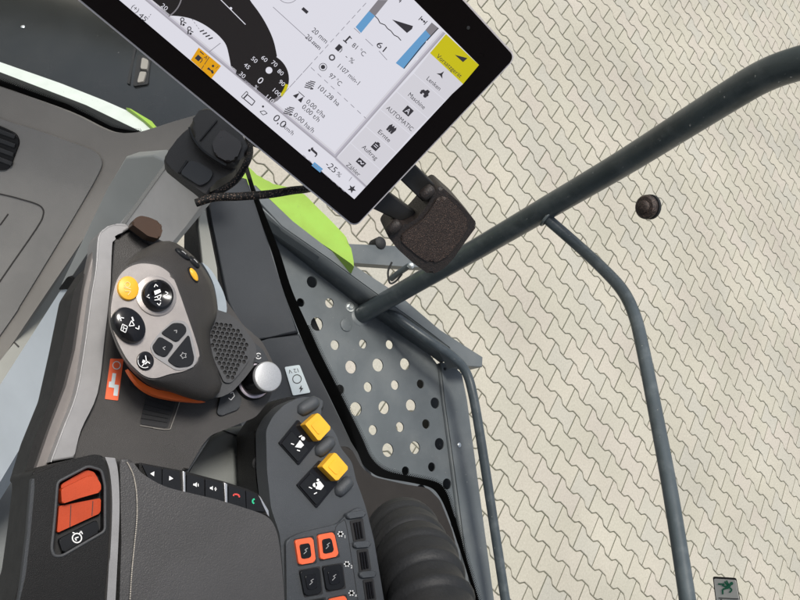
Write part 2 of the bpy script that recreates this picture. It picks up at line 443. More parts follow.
for j in range(-50, 84):
    for i in range(-50, 50):
        base = org + PE * (PL_ * i + (PL_ / 2) * (j % 2)) + PQ * PP * j
        if not (-.6 < base.x < 11.5 and -4.6 < base.y < 5.8): continue
        jz = random.uniform(-.0012, .0012); b = len(verts); tl = random.uniform(-.004, .004)
        for ol, z in ((o0, -.02), (o0, -.0025), (o1, 0)):
            for s_, q in ol: verts.append(base + PE * s_ + PQ * q + Vector((0, 0, z + jz + tl * q)))
        for k in range(n_o):
            k2 = (k + 1) % n_o
            faces.append((b + k2, b + k, b + n_o + k, b + n_o + k2)); faces.append((b + n_o + k2, b + n_o + k, b + 2 * n_o + k, b + 2 * n_o + k2))
        faces.append(tuple(b + 2 * n_o + k for k in range(n_o))[::-1])
me = bpy.data.meshes.new('paving'); me.from_pydata(verts, [], faces); me.update()
o = bpy.data.objects.new('paving', me); COL.objects.link(o); me.materials.append(M['paver']); structure(o)

# ------------------------------------------------------------------ outside: platform, rails, fender, hood
VAX = Vector((.21, .977, 0)).normalized(); VOUT = Vector((.977, -.21, 0)).normalized()
ZP = 1.94
pf = thing('platform', 'grey perforated steel step platform outside the side window', 'platform', (1.15, -.1, ZP))
hp = hz(ZP)
fl_out = [(225, 190), (282, 243), (318, 272), (358, 303), (400, 333), (428, 352), (437, 364), (441, 400), (447, 445), (453, 493), (466, 600), (506, 1000), (330, 1000), (250, 400)]
HOLES = [(312, 282, 6), (300.6, 302.5, 4.5), (329.6, 303, 5), (317, 324, 7), (335, 345, 5), (363, 344, 4.6), (389.6, 344.6, 4.6), (351, 367, 6.6), (378, 365, 6.6), (405, 364, 6),
         (420.5, 384, 4.6), (340, 389.5, 5), (368, 387, 5), (395, 385, 4.8), (435, 403, 5.6), (356, 409, 7), (384, 407.5, 6.6), (411, 405.5, 6.2), (373, 430, 5), (400, 427, 5), (426, 424, 4.8),
         (439.5, 444, 6), (388, 450, 6.8), (415, 447.6, 6.3), (405.5, 471, 4.6), (431.7, 467, 4.6), (447, 484, 5.5), (421, 491, 6.3), (455, 523, 5.5), (436, 508, 4.6)]
def hole(x, y, r):
    c = hp.at((x, y)); rr = r * (c - CP).dot(_d) / FPX
    return [c + Vector((math.cos(a), math.sin(a), 0)) * rr for a in [2 * math.pi * k / 18 for k in range(18)]]
holed('deck', hp, fl_out, [hole(*q) for q in HOLES], .004, 'steel', pf)
# raised side wall and flange along the outer edge
def strip(name, lower, upper, zl, zu, m, parent, t=.004):
    bm = bmesh.new(); a = [hz(zl).at(p) for p in lower]; b = [hz(zu).at(p) for p in upper]
    va = [bm.verts.new(p) for p in a]; vb = [bm.verts.new(p) for p in b]
    for i in range(len(a) - 1): bm.faces.new((va[i], va[i + 1], vb[i + 1], vb[i]))
    o = link(name, bm, m, parent, 30, False)
    s_ = o.modifiers.new('thick', 'SOLIDIFY'); s_.thickness = t; s_.offset = -1
    return o
edge_in = [(437, 364), (441, 400), (447, 445), (453, 493), (466, 600), (506, 1000)]
edge_up = [(441, 362), (445, 400), (451.5, 445), (458, 493), (472, 600), (512, 1000)]
strip('side_wall', edge_in, edge_up, ZP, ZP + .008, 'steel', pf)
prism('side_flange', hz(ZP + .010), [(441, 362), (452, 364), (462, 374), (467, 400), (477.5, 478), (494, 600), (549, 1000), (512, 1000), (472, 600), (458, 493), (451.5, 445), (445, 400)], .004, 'steel', pf, bevel=.001)
# front wall: dark inner face rising to the light top flange
low = [(225, 190), (282, 243), (318, 272), (358, 303), (400, 333), (428, 352), (441, 362)]
upw = [(244, 190), (282, 226), (330, 259), (386, 300), (410, 317), (440, 339), (462, 352)]
strip('front_wall', low, upw, ZP, ZP + .085, 'steel', pf)
prism('front_flange', hz(ZP + .088), [(244, 185), (282, 226), (330, 259), (386, 300), (410, 317), (450, 346), (460, 366), (482.5, 367), (483, 357), (440, 330), (398, 294), (330, 250), (292, 222), (256, 185)], .05, 'steel', pf, bevel=.003)
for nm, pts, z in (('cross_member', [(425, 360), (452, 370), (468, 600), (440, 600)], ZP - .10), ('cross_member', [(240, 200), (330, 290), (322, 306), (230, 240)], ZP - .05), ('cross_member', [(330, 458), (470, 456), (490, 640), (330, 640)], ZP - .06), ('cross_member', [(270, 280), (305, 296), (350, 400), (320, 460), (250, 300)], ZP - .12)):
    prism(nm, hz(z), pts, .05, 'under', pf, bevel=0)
def bolt(name, p, pl, r, parent, m='bolt'):
    c = pl.at(p); bm = bmesh.new()
    add_lathe(bm, c, pl.n, [(r * 1.0, -.002), (r, .001), (r * .96, .002), (r * .62, .002)], 24)
    add_lathe(bm, c, pl.n, [(r * .62, .002), (r * .62, .007), (r * .5, .0085), (r * .3, .0085), (r * .25, .006)], 6)
    return link(name, bm, m, parent, 30, False)
bolt('bolt', (350, 307), hp, .0125, pf)
lathe('rivet', hz(ZP + .010).at((459, 445)), Vector((0, 0, 1)), [(.006, 0), (.006, .002), (.003, .004)], 'bolt', pf, 14)
lathe('rivet', hz(ZP + .010).at((445, 369)), Vector((0, 0, 1)), [(.004, 0), (.004, .0015), (.002, .003)], 'under', pf, 14)
lathe('plug', hp.at((346, 325)), Vector((0, 0, 1)), [(.017, 0), (.016, .003), (.013, .004)], 'steel', pf, 22)

hr = thing('handrail', 'dark grey tubular handrail leaning up from the platform with a side rail', 'handrail', tuple(W(360, 315, 1.985)))
tube('post', [W(357, 317, 2.0), W(420, 281, 1.83), W(480, 247, 1.68), W(545, 209, 1.525), W(620, 165, 1.36), W(690, 121, 1.21), W(728, 97, 1.14), W(760, 78, 1.09), W(790, 66, 1.05), W(830, 57, 1.01), W(900, 50, .96), W(1000, 60, .92), W(1100, 90, .90)], .0225, 'rail', hr, 22, 6)
tube('side_rail', [W(545, 217, 1.52), W(575, 243, 1.50), W(602, 268, 1.44), W(622, 290, 1.39), W(634, 314, 1.345), W(642, 345, 1.30), W(655, 410, 1.22), W(670, 490, 1.13), W(686, 590, 1.04), W(700, 690, .96), W(700, 690, .96) + (W(700, 690, .96) - W(686, 590, 1.04)) * 5], .0108, 'railpale', hr, 16, 6)
wb = W(547, 218.5, 1.516); tube('weld_bead', [wb + (W(575, 243, 1.50) - wb).normalized().orthogonal() * .0115 if False else wb + Vector((math.cos(a), 0, 0)) * 0 + ((W(575, 243, 1.50) - wb).normalized().orthogonal() * math.cos(a) + (W(575, 243, 1.50) - wb).normalized().cross((W(575, 243, 1.50) - wb).normalized().orthogonal()) * math.sin(a)) * .0115 for a in [k * math.pi / 8 for k in range(17)]], .0028, 'rail', hr, 8, 2)
lathe('collar', W(361, 314.5, 1.985), (W(420, 281, 1.83) - W(357, 317, 2.0)), [(.030, -.012), (.030, -.004), (.025, 0)], 'steel', hr, 22)
lr = tube('guard_rail', [W(382, 307, 1.985), W(392, 313.5, 1.965), W(404, 322.5, 1.95), W(430, 341, 1.95), W(452, 356, 1.97), W(466, 372, 1.985), W(474, 400, 1.975), W(484, 460, 1.96), W(497, 545, 1.94), W(507, 610, 1.92), W(522, 700, 1.89), W(522, 700, 1.89) - VAX * .9], .0118, 'railpale', None, 16, 6)
tag(lr, 'thin grey low rail bent along the outer edge of the perforated platform', 'rail')

# green fender lip
fd = thing('fender', 'bright lime green curved fender edge in front of the perforated platform', 'fender', tuple(W(300, 205, 1.9)))
fpl = p3((250, 170, 1.93), (354, 265, 1.86), (310, 202, 1.93))
gp = cr([(236, 158), (250, 168), (264, 181), (283, 186), (300, 191), (318, 208), (336, 226), (349, 242), (354.5, 266)], 4, False) + cr([(354.5, 266), (330, 249), (300, 229), (268, 204), (246, 182), (225, 160)], 4, False)[1:]
prism('panel', fpl, gp, .03, 'lime', fd, bevel=.006, seg=4)
# crossbar with latch
cb = thing('crossbar', 'grey steel crossbar sticking out past the green fender tip', 'bar', tuple(hz(1.80).at((380, 255))))
cpl = hz(1.80)
prism('beam', cpl, [(330, 241), (351, 244), (396, 246), (440, 252), (446, 268), (412, 267), (356, 263), (330, 261)], .035, 'steel', cb, bevel=.003)
lathe('cap', cpl.at((380, 243)), Vector((0, 0, 1)), [(.018, -.03), (.018, .004), (.012, .010), (.004, .011)], 'under', cb, 18)
tube('wire_loop', [W(392, 262, 2.22), W(388, 272, 2.22), W(390, 283, 2.22), W(396, 281, 2.22), W(402, 274, 2.21)], .0028, 'under', cb, 8)
tube('latch_pin', [W(391, 279, 2.24), W(400, 272, 2.22), W(409, 266, 2.2)], .0085, 'rail', cb, 12)
lathe('bolt', W(411, 266, 2.2), CP - W(411, 266, 2.2), [(.009, -.004), (.009, .003), (.005, .006)], 'bolt', cb, 8)

# front bodywork seen through the windscreen
hd = thing('hood', 'glossy dark front bodywork with a broad white stripe beyond the windscreen', 'bodywork', tuple(hz(1.5).at((80, 50))))
hpl = p3((0, 60, 2.25), (140, 110, 2.15), (80, -40, 2.7))
la = hpl.at((0, 63)); lb2 = hpl.at((128, 112)); ldir = (lb2 - la).normalized(); wdir = hpl.n.cross(ldir).normalized()
if (hpl.at((20, -60)) - la).dot(wdir) < 0: wdir = -wdir
bm = bmesh.new(); RR = .44; prev = None
for k in range(28):
    a = math.radians(-34 + 5.6 * k); off = wdir * (RR * (math.sin(a) + math.sin(math.radians(34)))) + hpl.n * (RR * (math.cos(a) - math.cos(math.radians(34))) * .9 - .012)
    row = [bm.verts.new(la + ldir * t + off) for t in (-1.2, -.6, -.3, 0, .2, .40, .66)]
    if prev:
        for q in range(6): bm.faces.new((prev[q], prev[q + 1], row[q + 1], row[q]))
    prev = row
link('body', bm, 'hood', hd, 60, False)
prism('stripe', hpl, fillet([(-160, 2), (0, 62), (60, 83), (103, 100), (128, 111), (150, 125), (160, 140), (140, 131), (86, 105), (40, 88), (0, 72), (-160, 13)], 3), .002, 'stripe', hd, h=.001, bevel=.0005)
prism('trim', hpl, [(126, 107), (131, 108.5), (152, 121), (160, 131), (155, 130), (143, 119)], .012, 'lime', hd, h=.012, bevel=.002)
prism('lower_panel', hpl, [(-160, 15), (0, 72), (86, 105), (140, 131), (150, 150), (60, 150), (-160, 100)], .1, 'hood', hd, h=.002, bevel=.002)
from mathutils.bvhtree import BVHTree
hb_o = [o for o in hd.children if o.name.startswith('body')][0]
bvh = BVHTree.FromPolygons([v.co + hd.location for v in hb_o.data.vertices], [tuple(p.vertices) for p in hb_o.data.polygons])
def on_hood(px, py):
    hit, nn, *_ = bvh.ray_cast(CP, ray(px, py).normalized())
    return Pl(hit, nn) if hit else hpl.up(.03)
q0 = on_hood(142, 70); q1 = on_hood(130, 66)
prism('seam', q1, [(134, 48), (136, 48.5), (129.5, 84), (127, 83)], .003, 'under', hd, h=.001, bevel=0)
prism('reflection_streak', q0, fillet([(142, 57), (148.5, 60), (147, 69), (140.3, 68.5)], 1.5), .012, 'dash', hd, h=.012, bevel=.003)  # light reflection on the dark hood, modelled as two pale pieces
prism('reflection_streak', q0, fillet([(140, 71), (146.5, 71.5), (143.5, 81), (137, 82.5)], 1.5), .012, 'dash', hd, h=.009, bevel=.003)
prism('streak_backing', q0, fillet([(138, 54), (151, 58), (148, 84), (133, 86)], 2), .008, 'under', hd, h=.003, bevel=.001)  # dark backing behind the modelled reflection streak
for x, y in ((23, 27),):
    q3 = on_hood(x, y); lathe('rivet', q3.at((x, y)), q3.n, [(.006, -.001), (.006, .002), (.003, .004)], 'bolt', hd, 12)

# ------------------------------------------------------------------ glass
GO = Vector((.70, 0, 2.6)); gpl = Pl(GO, VOUT)
wd = thing('side_window', 'clear side window with dotted black border along its lower edge', 'window', tuple(GO))
frL = [(228, 120), (246.5, 176), (254.7, 204), (271, 250), (283, 290), (300, 335), (312, 362), (330, 398), (351, 442), (360, 461), (372, 473), (384, 478), (410, 482.5), (430, 487.5), (439, 496), (447, 512.5), (457, 541.7), (463, 560), (478, 610), (500, 690)]
frR = [(236, 120), (251, 176), (261, 204), (279, 250), (292, 290), (308, 326), (321, 355), (341, 395), (361, 436), (370, 456), (380, 467), (392, 472.5), (414, 477), (437, 482.5), (446, 492), (452, 509), (461, 538), (465.5, 556), (481, 608), (504, 690)]
def zmove(p, dz):
    return p + Vector((0, 0, dz))
bm = bmesh.new()
low_pts = [gpl.at(p) for p in frL]
tops = [Vector((p.x, p.y, 4.0)) for p in low_pts]
# close the pane to its front and rear edges
for i in range(len(low_pts) - 1):
    bm.faces.new([bm.verts.new(v) for v in (low_pts[i], low_pts[i + 1], tops[i + 1], tops[i])])
bmesh.ops.remove_doubles(bm, verts=bm.verts, dist=1e-5)
pane = link('pane', bm, 'glass', wd, 60, False)
fo = bmesh.new()
A1 = [gpl.at(p, .002) for p in cr(frL, 6, False)]; B1 = [gpl.at(p, .002) for p in cr(frR, 6, False)]
va = [fo.verts.new(p) for p in A1]; vb = [fo.verts.new(p) for p in B1]
for i in range(len(A1) - 1): fo.faces.new((va[i], va[i + 1], vb[i + 1], vb[i]))
# rows of fading dots beyond the solid border
def dots(bmx, plane, edge, sgn, rows=3, pitch=2.0, hh=.002):
    E2 = cr([Vector(p) for p in edge], 6, False); acc = 0; k = 0
    for i in range(len(E2) - 1):
        a, b = E2[i], E2[i + 1]; L = (b - a).length
        if L < 1e-6: continue
        tdir = (b - a) / L; nd = Vector((tdir.y, -tdir.x)) * sgn
        while acc < L:
            q = a + tdir * acc
            for r_ in range(rows):
                cc = q + nd * (.35 + 1.35 * r_) + tdir * (pitch / 2 if r_ % 2 else 0); rad = (.80, .62, .42)[r_]
                vs = [plane.at((cc.x + rad * math.cos(w), cc.y + rad * math.sin(w)), hh) for w in [math.pi * 2 * z / 6 for z in range(6)]]
                bmx.faces.new([bmx.verts.new(v) for v in vs])
            acc += pitch; k += 1
        acc -= L
dots(fo, gpl, frR[5:], 1)
link('border', fo, 'frit', wd, 60, False)

# knob and sticker on the window
kc = gpl.at((647, 207)); kn = thing('glass_knob', 'round dark bronze knob screwed through the side window', 'knob', tuple(kc))
lathe('cap', kc, gpl.n, [(.0115, -.002), (.0122, .001), (.0118, .003), (.0102, .0048), (.007, .0052)], 'bronze_face', kn, 30)
lathe('stud', kc + gpl.n * .005, gpl.n, [(.0068, 0), (.0064, .0014), (.005, .0026), (.0022, .003)], 'bronze_face', kn, 20)
lathe('washer', kc - gpl.n * .004, gpl.n, [(.0125, -.002), (.0125, .001)], 'under', kn, 24)

sg = thing('exit_sticker', 'small grey emergency exit sticker with a green running figure on the window', 'sticker', tuple(gpl.at((728, 595))))
so = [(712.7, 576.5), (736, 578), (747, 640), (720, 640)]
prism('border', gpl, fillet(so, 2), .0006, 'blackprint', sg, h=.0014, bevel=0)
prism('film', gpl, fillet(quad_in(so, .93), 1.5), .0006, 'signface', sg, h=.002, bevel=0)
ink = Ink(gpl, .0024)
ink.disc((731.5, 583.5), 1.7); ink.line([(730, 584.5), (726.5, 588)], 3.6); ink.line([(728, 586), (724.5, 581.5)], 1.6); ink.line([(728.5, 585), (726.5, 580.5)], 1.4); ink.line([(724.5, 584.2), (718, 584)], 1.5)
ink.line([(727, 588), (722.5, 589.5), (722.8, 594.3)], 1.7); ink.line([(729, 587), (732, 590), (729.5, 592.5)], 1.6); ink.line([(726, 587), (722, 585)], 1.6)
ink.done('running_figure', mat('sign_green', (.01, .11, .06), .5), sg)
ink = Ink(gpl, .0024); ink.line([(718.5, 598), (738.5, 599)], .8); ink.disc((721, 600.5), 1.2); ink.line([(731, 601), (736, 603)], 1.6); ink.line([(723, 605), (742, 630)], 1.6); ink.done('mark', 'blackprint', sg)

# ------------------------------------------------------------------ inside the cab: floor, dash, windscreen, sill
bm = bmesh.new(); add_prism(bm, [Vector((-1.2, -1.2, 2.03)), Vector((.50, -1.2, 2.03)), Vector((.62, .1, 2.03)), Vector((.70, .40, 2.03)), Vector((.42, .62, 2.03)), Vector((-1.2, .8, 2.03))], Vector((0, 0, 1)), .06)
structure(link_flat('floor', bm, 'floor'))
bm = bmesh.new(); a_ = Vector((.70, 0, 0)) - VAX * 1.4 - VOUT * .02; b_ = Vector((.70, 0, 0)) - VAX * .34 - VOUT * .02
add_prism(bm, [a_ + Vector((0, 0, 1.9)), b_ + Vector((0, 0, 1.9)), b_ + Vector((0, 0, 2.6)), a_ + Vector((0, 0, 2.6))], VOUT, .03, .004)
structure(link('cab_wall', bm, 'plastic_black'))

dpl = p3((0, 86, 1.27), (196, 115, 1.24), (0, 362, 1.36))
ds = thing('dashboard', 'taupe grey moulded dashboard corner below the windscreen with a black vent', 'dashboard', tuple(dpl.at((60, 180))))
d_out = cr([(-160, 30), (0, 87), (67, 111), (100, 127), (116, 132.5), (135, 132.5), (150, 129), (175, 121), (200, 114)], 4, False) + [(230, 108), (250, 150), (228, 178), (190, 190), (164, 172), (140, 166), (112, 190), (48, 291), (0, 362), (-160, 600)]
prism('shell', dpl, d_out, .012, 'dash', ds, bevel=.006, seg=4)
# sunken face panel inside the rounded rim
face = cr([(-160, 66), (0, 119), (30, 128), (70, 142), (93, 151), (101, 160), (99, 172), (80, 206), (50, 256), (20, 305), (0, 335), (-160, 560)], 4, True)
prism('face_panel', dpl, face, .012, mat('grey_face_plastic', (.185, .178, .165), .58, bump=.35, bscale=1100, vscale=5, col2=(.215, .205, .188), c2scale=5, speck=(.25, .24, .2), speck_t=.77, speck_s=110), ds, h=.0045, bevel=.004, seg=4)
vent = fillet([(-40, 112), (0, 126), (16, 133.5), (19.5, 142), (10.5, 166), (6, 170), (-40, 172)], 5)
vo = prism('vent', dpl, vent, .012, 'plastic_black', ds, h=.0075, bevel=.002)
for k in range(4):
    y = 128 + 9 * k
    b_ = bmesh.new(); add_prism(b_, [dpl.at(p, .0105) for p in ((-38, y - 13), (15 - 1.6 * max(0, k - 1), y + 7), (14 - 1.6 * max(0, k - 1), y + 11), (-38, y - 8))], dpl.n, .004, .001)
    link('slat', b_, 'rubber', vo)
def groove(name, pl, pts, w, m, parent, h):
    P = cr(pts, 4, False); bm = bmesh.new()
    L = []; R = []
    for i, p in enumerate(P):
        t = (P[min(i + 1, len(P) - 1)] - P[max(i - 1, 0)]).normalized(); q = Vector((-t.y, t.x)) * w / 2
        L.append(p + q); R.append(p - q)
    add_prism(bm, [pl.at(p, h) for p in L + R[::-1]], pl.n, .001, 0)
    return link_flat(name, bm, m, parent)
M['seam'] = mat('shadow_gap', (.03, .027, .024), .7, var=.05)
groove('panel_gap', dpl, [(-100, 172), (0, 194), (20, 199), (35, 203.5), (42, 208), (43, 215), (36, 229), (0, 281), (-60, 370)], 1.3, 'seam', ds, .0055)
groove('panel_gap', dpl, [(0, 225), (8, 214)], 1.2, 'seam', ds, .0055)
prism('kick_strip', hz(2.10), [(140, 150), (170, 160), (128, 220), (62, 300), (0, 398), (-60, 500), (-60, 450), (0, 361), (14, 343), (48, 290), (108, 190)], .05, 'dashedge', ds, bevel=.004)
groove('panel_gap', hz(2.10), [(13, 341), (19, 347)], 1.6, 'seam', ds, .0008)

# windscreen
w0 = dpl.at((-160, 28)); w1 = dpl.at((0, 85)); w2 = dpl.at((150, 124)); w3 = dpl.at((228, 118), 0)
ws = thing('windscreen', 'front windscreen glass with black dotted border above the dashboard', 'windscreen', tuple(w1))
wn_ = Vector(((w2 - w1).y, -(w2 - w1).x, 0)).normalized()
if wn_.y < 0: wn_ = -wn_
wpl = Pl(w1 + wn_ * .012, wn_ - Vector((0, 0, .12)))
e_low = [(-200, 14), (-100, 50), (0, 88), (67, 113), (110, 134), (150, 146), (196, 150), (235, 150)]
bm = bmesh.new(); lp = [wpl.at(p) for p in e_low]; slope = (wpl.n.cross((lp[3] - lp[2]).normalized())).normalized()
if slope.z < 0: slope = -slope
va = [bm.verts.new(p) for p in lp]; vb = [bm.verts.new(p + slope * 1.5) for p in lp]
for i in range(len(lp) - 1): bm.faces.new((va[i], va[i + 1], vb[i + 1], vb[i]))
link('pane', bm, 'glass', ws, 60, False)
wl = [(-160, 28), (0, 86), (67, 111), (112, 133.5), (140, 137)]; wu = [(-160, 22), (0, 80), (67, 104), (112, 127), (140, 132)]
fo = bmesh.new(); va = [fo.verts.new(wpl.at(p, .002)) for p in wl]; vb = [fo.verts.new(wpl.at(p, .002)) for p in wu]
for i in range(len(wl) - 1): fo.faces.new((va[i], va[i + 1], vb[i + 1], vb[i]))
dots(fo, wpl, wu[1:], 1, 3, 2.0); link('border', fo, 'frit', ws, 60, False)

# sill trim between console and side window
g1 = gpl.at((250, 190), .006); g2 = gpl.at((351, 442), .006)
spl = Pl(g1, (g2 - g1).cross(Vector((-.977, .21, -.10))))
si = thing('sill_trim', 'slate grey plastic sill trim running beside the dotted window border', 'trim', tuple(g1))
prism('upper_cover', spl, [(216, 180), (243, 178), (247, 178), (255, 204), (283, 290), (299, 332), (269, 337), (247, 342), (228, 300), (213, 225), (209, 204)], .08, 'sill', si, bevel=.004)
prism('lower_cover', spl, [(247, 343.5), (269, 338.5), (299.6, 333.5), (312, 362), (351, 442), (372, 473), (376, 560), (260, 560), (240, 420)], .08, 'sill', si, bevel=.003)
prism('inner_edge', spl, [(196, 190), (207, 200), (211, 225), (226, 300), (240, 345), (222, 345), (204, 290), (196, 230)], .10, 'plastic_black', si, h=-.012, bevel=.004)
prism('pale_rib', spl, [(200, 203), (206, 203), (209, 228), (217, 268), (221, 310), (214, 310), (203, 262), (199, 225)], .02, 'dashedge', si, h=-.004, bevel=.004)
# 12 V label on the sill
lb = [(284.6, 367), (299.5, 364.8), (310.5, 392.5), (293, 395.5)]
s12 = prism('socket_label', spl, fillet(lb, 1.5), .0008, 'label', None, h=.003, bevel=.0002)
tag(s12, 'small white 12 V sticker with circle and lightning bolt on the grey sill', 'sticker')
ink = Ink(spl, .0034); ink.text('12 V', (293.3, 371), (-14.5, 2.3), 4.2, 10); ink.arc((297, 379), 4.3, .8, 0, 360, 20); ink.poly([(301.5, 385), (299, 389), (300.8, 389), (299.6, 393), (303.3, 388), (301.4, 388)]); ink.pieces('lettering', 'blackprint', s12, .0012)

# ------------------------------------------------------------------ monitor
rc = CR * .699 - CU * .555 + _d * .454; rc.normalize()
uc = CR * .688 + CU * .695 - _d * .209; uc = (uc - rc * uc.dot(rc)).normalized()
mBR = W(355, 228, .80); mn = rc.cross(uc); mpl = Pl(mBR, mn)
mTR = mpl.at((517, 57)); Hm = (mTR - mBR).dot(uc)
mon = thing('monitor', 'touchscreen monitor with black bezel and lit white display on its arm', 'monitor', tuple(mBR - rc * .17))
Wm = .37
def rr(w, h, x0, y0, r=.006, n=5):
    pts = []
    for cx, cy, a0 in ((x0 + w - r, y0 + r, -90), (x0 + w - r, y0 + h - r, 0), (x0 + r, y0 + h - r, 90), (x0 + r, y0 + r, 180)):
        for k in range(n + 1):
            a = math.radians(a0 + 90 * k / n); pts.append(mBR + rc * (cx - Wm + r * math.cos(a)) + uc * (cy + r * math.sin(a)))
    return pts
bm = bmesh.new(); add_prism(bm, rr(Wm, Hm, 0, 0, .007), mpl.n, .022, .0012, 3); link('housing', bm, 'housing', mon)
bm = bmesh.new(); add_prism(bm, [p + mpl.n * .0012 for p in rr(Wm - .0034, Hm - .0034, .0017, .0017, .006)], mpl.n, .004, .0006, 2); link('bezel', bm, 'bezel', mon)
bm = bmesh.new(); add_prism(bm, [p - mpl.n * .0225 for p in rr(Wm - .02, Hm - .02, .01, .01, .012)], mpl.n, .022, .004, 3); link('back_cover', bm, 'plastic_black', mon)
SW = scr('screen_white', 238, 237, 247); SB = scr('screen_black', 40, 37, 38); SY = scr('screen_yellow', 214, 203, 28); SBL = scr('screen_blue', 110, 168, 218); SG = scr('screen_grey', 140, 136, 142); SO = scr('screen_orange', 240, 172, 24); SL = scr('screen_tile', 226, 224, 232); SLG = scr('screen_line', 196, 192, 205); SM = scr('screen_rule', 150, 147, 158); SD = scr('screen_text', 60, 58, 64); SP = scr('screen_shade', 178, 175, 184); SVV = scr('screen_violet', 120, 112, 128)
h0 = .0014
sl = []
scrn = prism('screen', mpl, [(354.3, 199.2), (479, 65), (413, -1), (330, -84), (-20, -118)], .0006, SW, mon, h=h0 + .0004, bevel=0)
def layer(n_): return h0 + .00045 + .00012 * n_
# tiles of the menu column
Lx = [(446, 34), (430, 53), (413.7, 73.5), (396.7, 91.5), (380.3, 109.5), (366, 126.5), (350.7, 143), (336, 159)]
Rx = [(479, 65), (463, 84), (445, 100.5), (427.7, 118.5), (411, 135), (396, 152.5), (380, 169.5), (365.5, 187)]
ink = Ink(mpl, layer(1))
for k in range(1, 7): ink.poly([Lx[k], Rx[k], Rx[k + 1], Lx[k + 1]])
ink.done('menu_column', SL, scrn)
ink = Ink(mpl, layer(2)); ink.poly([Lx[0], Rx[0], Rx[1], Lx[1]]); ink.done('active_tile', SY, scrn)
ink = Ink(mpl, layer(2))
for k in range(2, 7): ink.line([Lx[k], Rx[k]], .7)
ink.pieces('tile_gap', SW, scrn, .0001)
# shaded rims between main area, column and status strip
for w_, m_, n_ in ((5.0, SL, 2), (3.0, SLG, 3), (1.2, SP, 4)):
    ink = Ink(mpl, layer(n_)); off = w_ / 2 - .4
    ink.line([(445 - off * .7, 33 - off * .5), (335 - off * .7, 158 - off * .5)], w_); ink.line([(336 + off * .5, 158.5 - off * .6), (60 + off * .5, -71.5 - off * .6)], w_); ink.line([(366, 186.5), (336, 158.5)], w_ * .7)
    ink.pieces('panel_rim', m_, scrn, .0001)
DV = (.745, .667)
tx = Ink(mpl, layer(6))
for t, c, ln in (('Lenken', (434, 83.5), 17), ('Maschine', (417, 101), 21), ('AUTOMATIC', (400, 118.5), 34), ('Ernte', (384.5, 136), 15), ('Auftrag', (369.5, 153), 19), ('Zähler', (353.5, 169.5), 17)):
    tx.text(t, c, DV, 4.6, ln)
tx.text('Vorsatzgerät', (449, 66.5), DV, 4.6, 32)
for t, c, cap, ln in (('20 mm', (320, 35.5), 5.2, 19), ('20 mm', (313.5, 42), 5.2, 19), ('81 °C', (359, 49.5), 5, 16), ('- %', (350, 59), 5, 10), ('1107 min-1', (349, 74.5), 5, 27), ('97 °C', (335.5, 79.5), 5, 15),
                      ('101,28 ha', (329, 96), 5, 27), ('0,00 t/ha', (316, 109), 5, 24), ('0,00 t/h', (311, 113.5), 5, 22), ('0,00 ha/h', (304, 123), 5, 26), ('61', (381.5, 46.5), 6.5, 10), ('0,0', (279.5, 121.5), 7.5, 14), ('km/h', (289, 130), 4.5, 12), ('-25', (331.5, 167), 6.5, 12), ('%', (339, 174.5), 4.5, 5), ('45', (143, 17), 5, 9), ('(+)', (135, 9), 5, 8), ('0,34', (396, -3), 5, 14)):
    tx.text(t, c, DV, cap, ln)
tx.pieces('lettering', SD, scrn, .0011)
ic = Ink(mpl, layer(6))
def rot(c, pts, s=1.0):
    """screen-aligned little drawing: x along the screen's right, y along its up"""
    ex = Vector(DV); ey = Vector((.69, -.724)); c = Vector(c)
    return [c + ex * x * s + ey * y * s for x, y in pts]
ic.poly([(392, 19.5), (413, 26), (412, 29), (407, 33)])                      # wedge
ic.poly(rot((461, 57), [(-6, -2.5), (5, -2.5), (5.5, 3.5)]))
for a in (90, 210, 330):
    x, y = math.cos(math.radians(a)), math.sin(math.radians(a)); ic.poly(rot((441, 74.5), [(x * 4.6, y * 4.6), (-y * 1.3, x * 1.3), (y * 1.3, -x * 1.3)]))
ic.poly(rot((425, 92.5), [(-4.5, -1), (-3, 1.5), (-1, 1.5), (0, 4), (3, 4), (3.4, 1), (4.6, .4), (4.6, -1.6), (-4.5, -1.6)])); ic.disc(rot((425, 92.5), [(2.4, -2.4)])[0], 1.9); ic.disc(rot((425, 92.5), [(-2.6, -2.6)])[0], 1.4)
ic.poly(rot((408, 111), [(-4.2, -4), (4.2, -4), (4.2, 4), (-4.2, 4)]))
for q in (-2.6, 0, 2.6):
    ic.poly(rot((391.5, 129), [(q - 1.1, -4), (q + .9, -4), (q + 1.6, 2), (q, 4.6), (q - 1.6, 1.5)]))
ic.poly(rot((376, 146), [(-3.4, -4.2), (3.4, -4.2), (3.4, 3), (1.6, 3), (1.6, 4.4), (-1.6, 4.4), (-1.6, 3), (-3.4, 3)]))
ic.poly(rot((361, 162.5), [(-4.6, -2.8), (4.6, -2.8), (4.6, 2.8), (-4.6, 2.8)]))
st = [((4.6 if k % 2 == 0 else 1.9) * math.sin(math.pi * k / 5), (4.6 if k % 2 == 0 else 1.9) * math.cos(math.pi * k / 5)) for k in range(10)]
ic.poly(rot((352, 189), st))
ic.poly(rot((314, 152), [(-5, 1), (-4, 3), (-2.5, 1.6), (3, 1.6), (4.5, 0), (4.5, -3), (3.4, -3), (3.4, -.6), (-4, -.6)])); ic.disc(rot((313, 151), [(-3, -2)])[0], 1.3)
for c in ((248, 98.5),):
    ic.line(rot(c, [(-6, 4.4), (-6, -3), (-3.6, -3.4), (-3.6, 4), (-6, 4.4)]), .7); ic.line(rot(c, [(-3, 2.6), (7, 2.6), (7.6, -2.6), (-3, -3), (-3, 2.6)]), .9)
ic.line(rot((264, 112.5), [(-3.6, -2), (-1, 1.5), (3, 1.5), (1, -2.6), (-3.6, -2)]), .7); ic.disc((263, 106.5), 1.1)
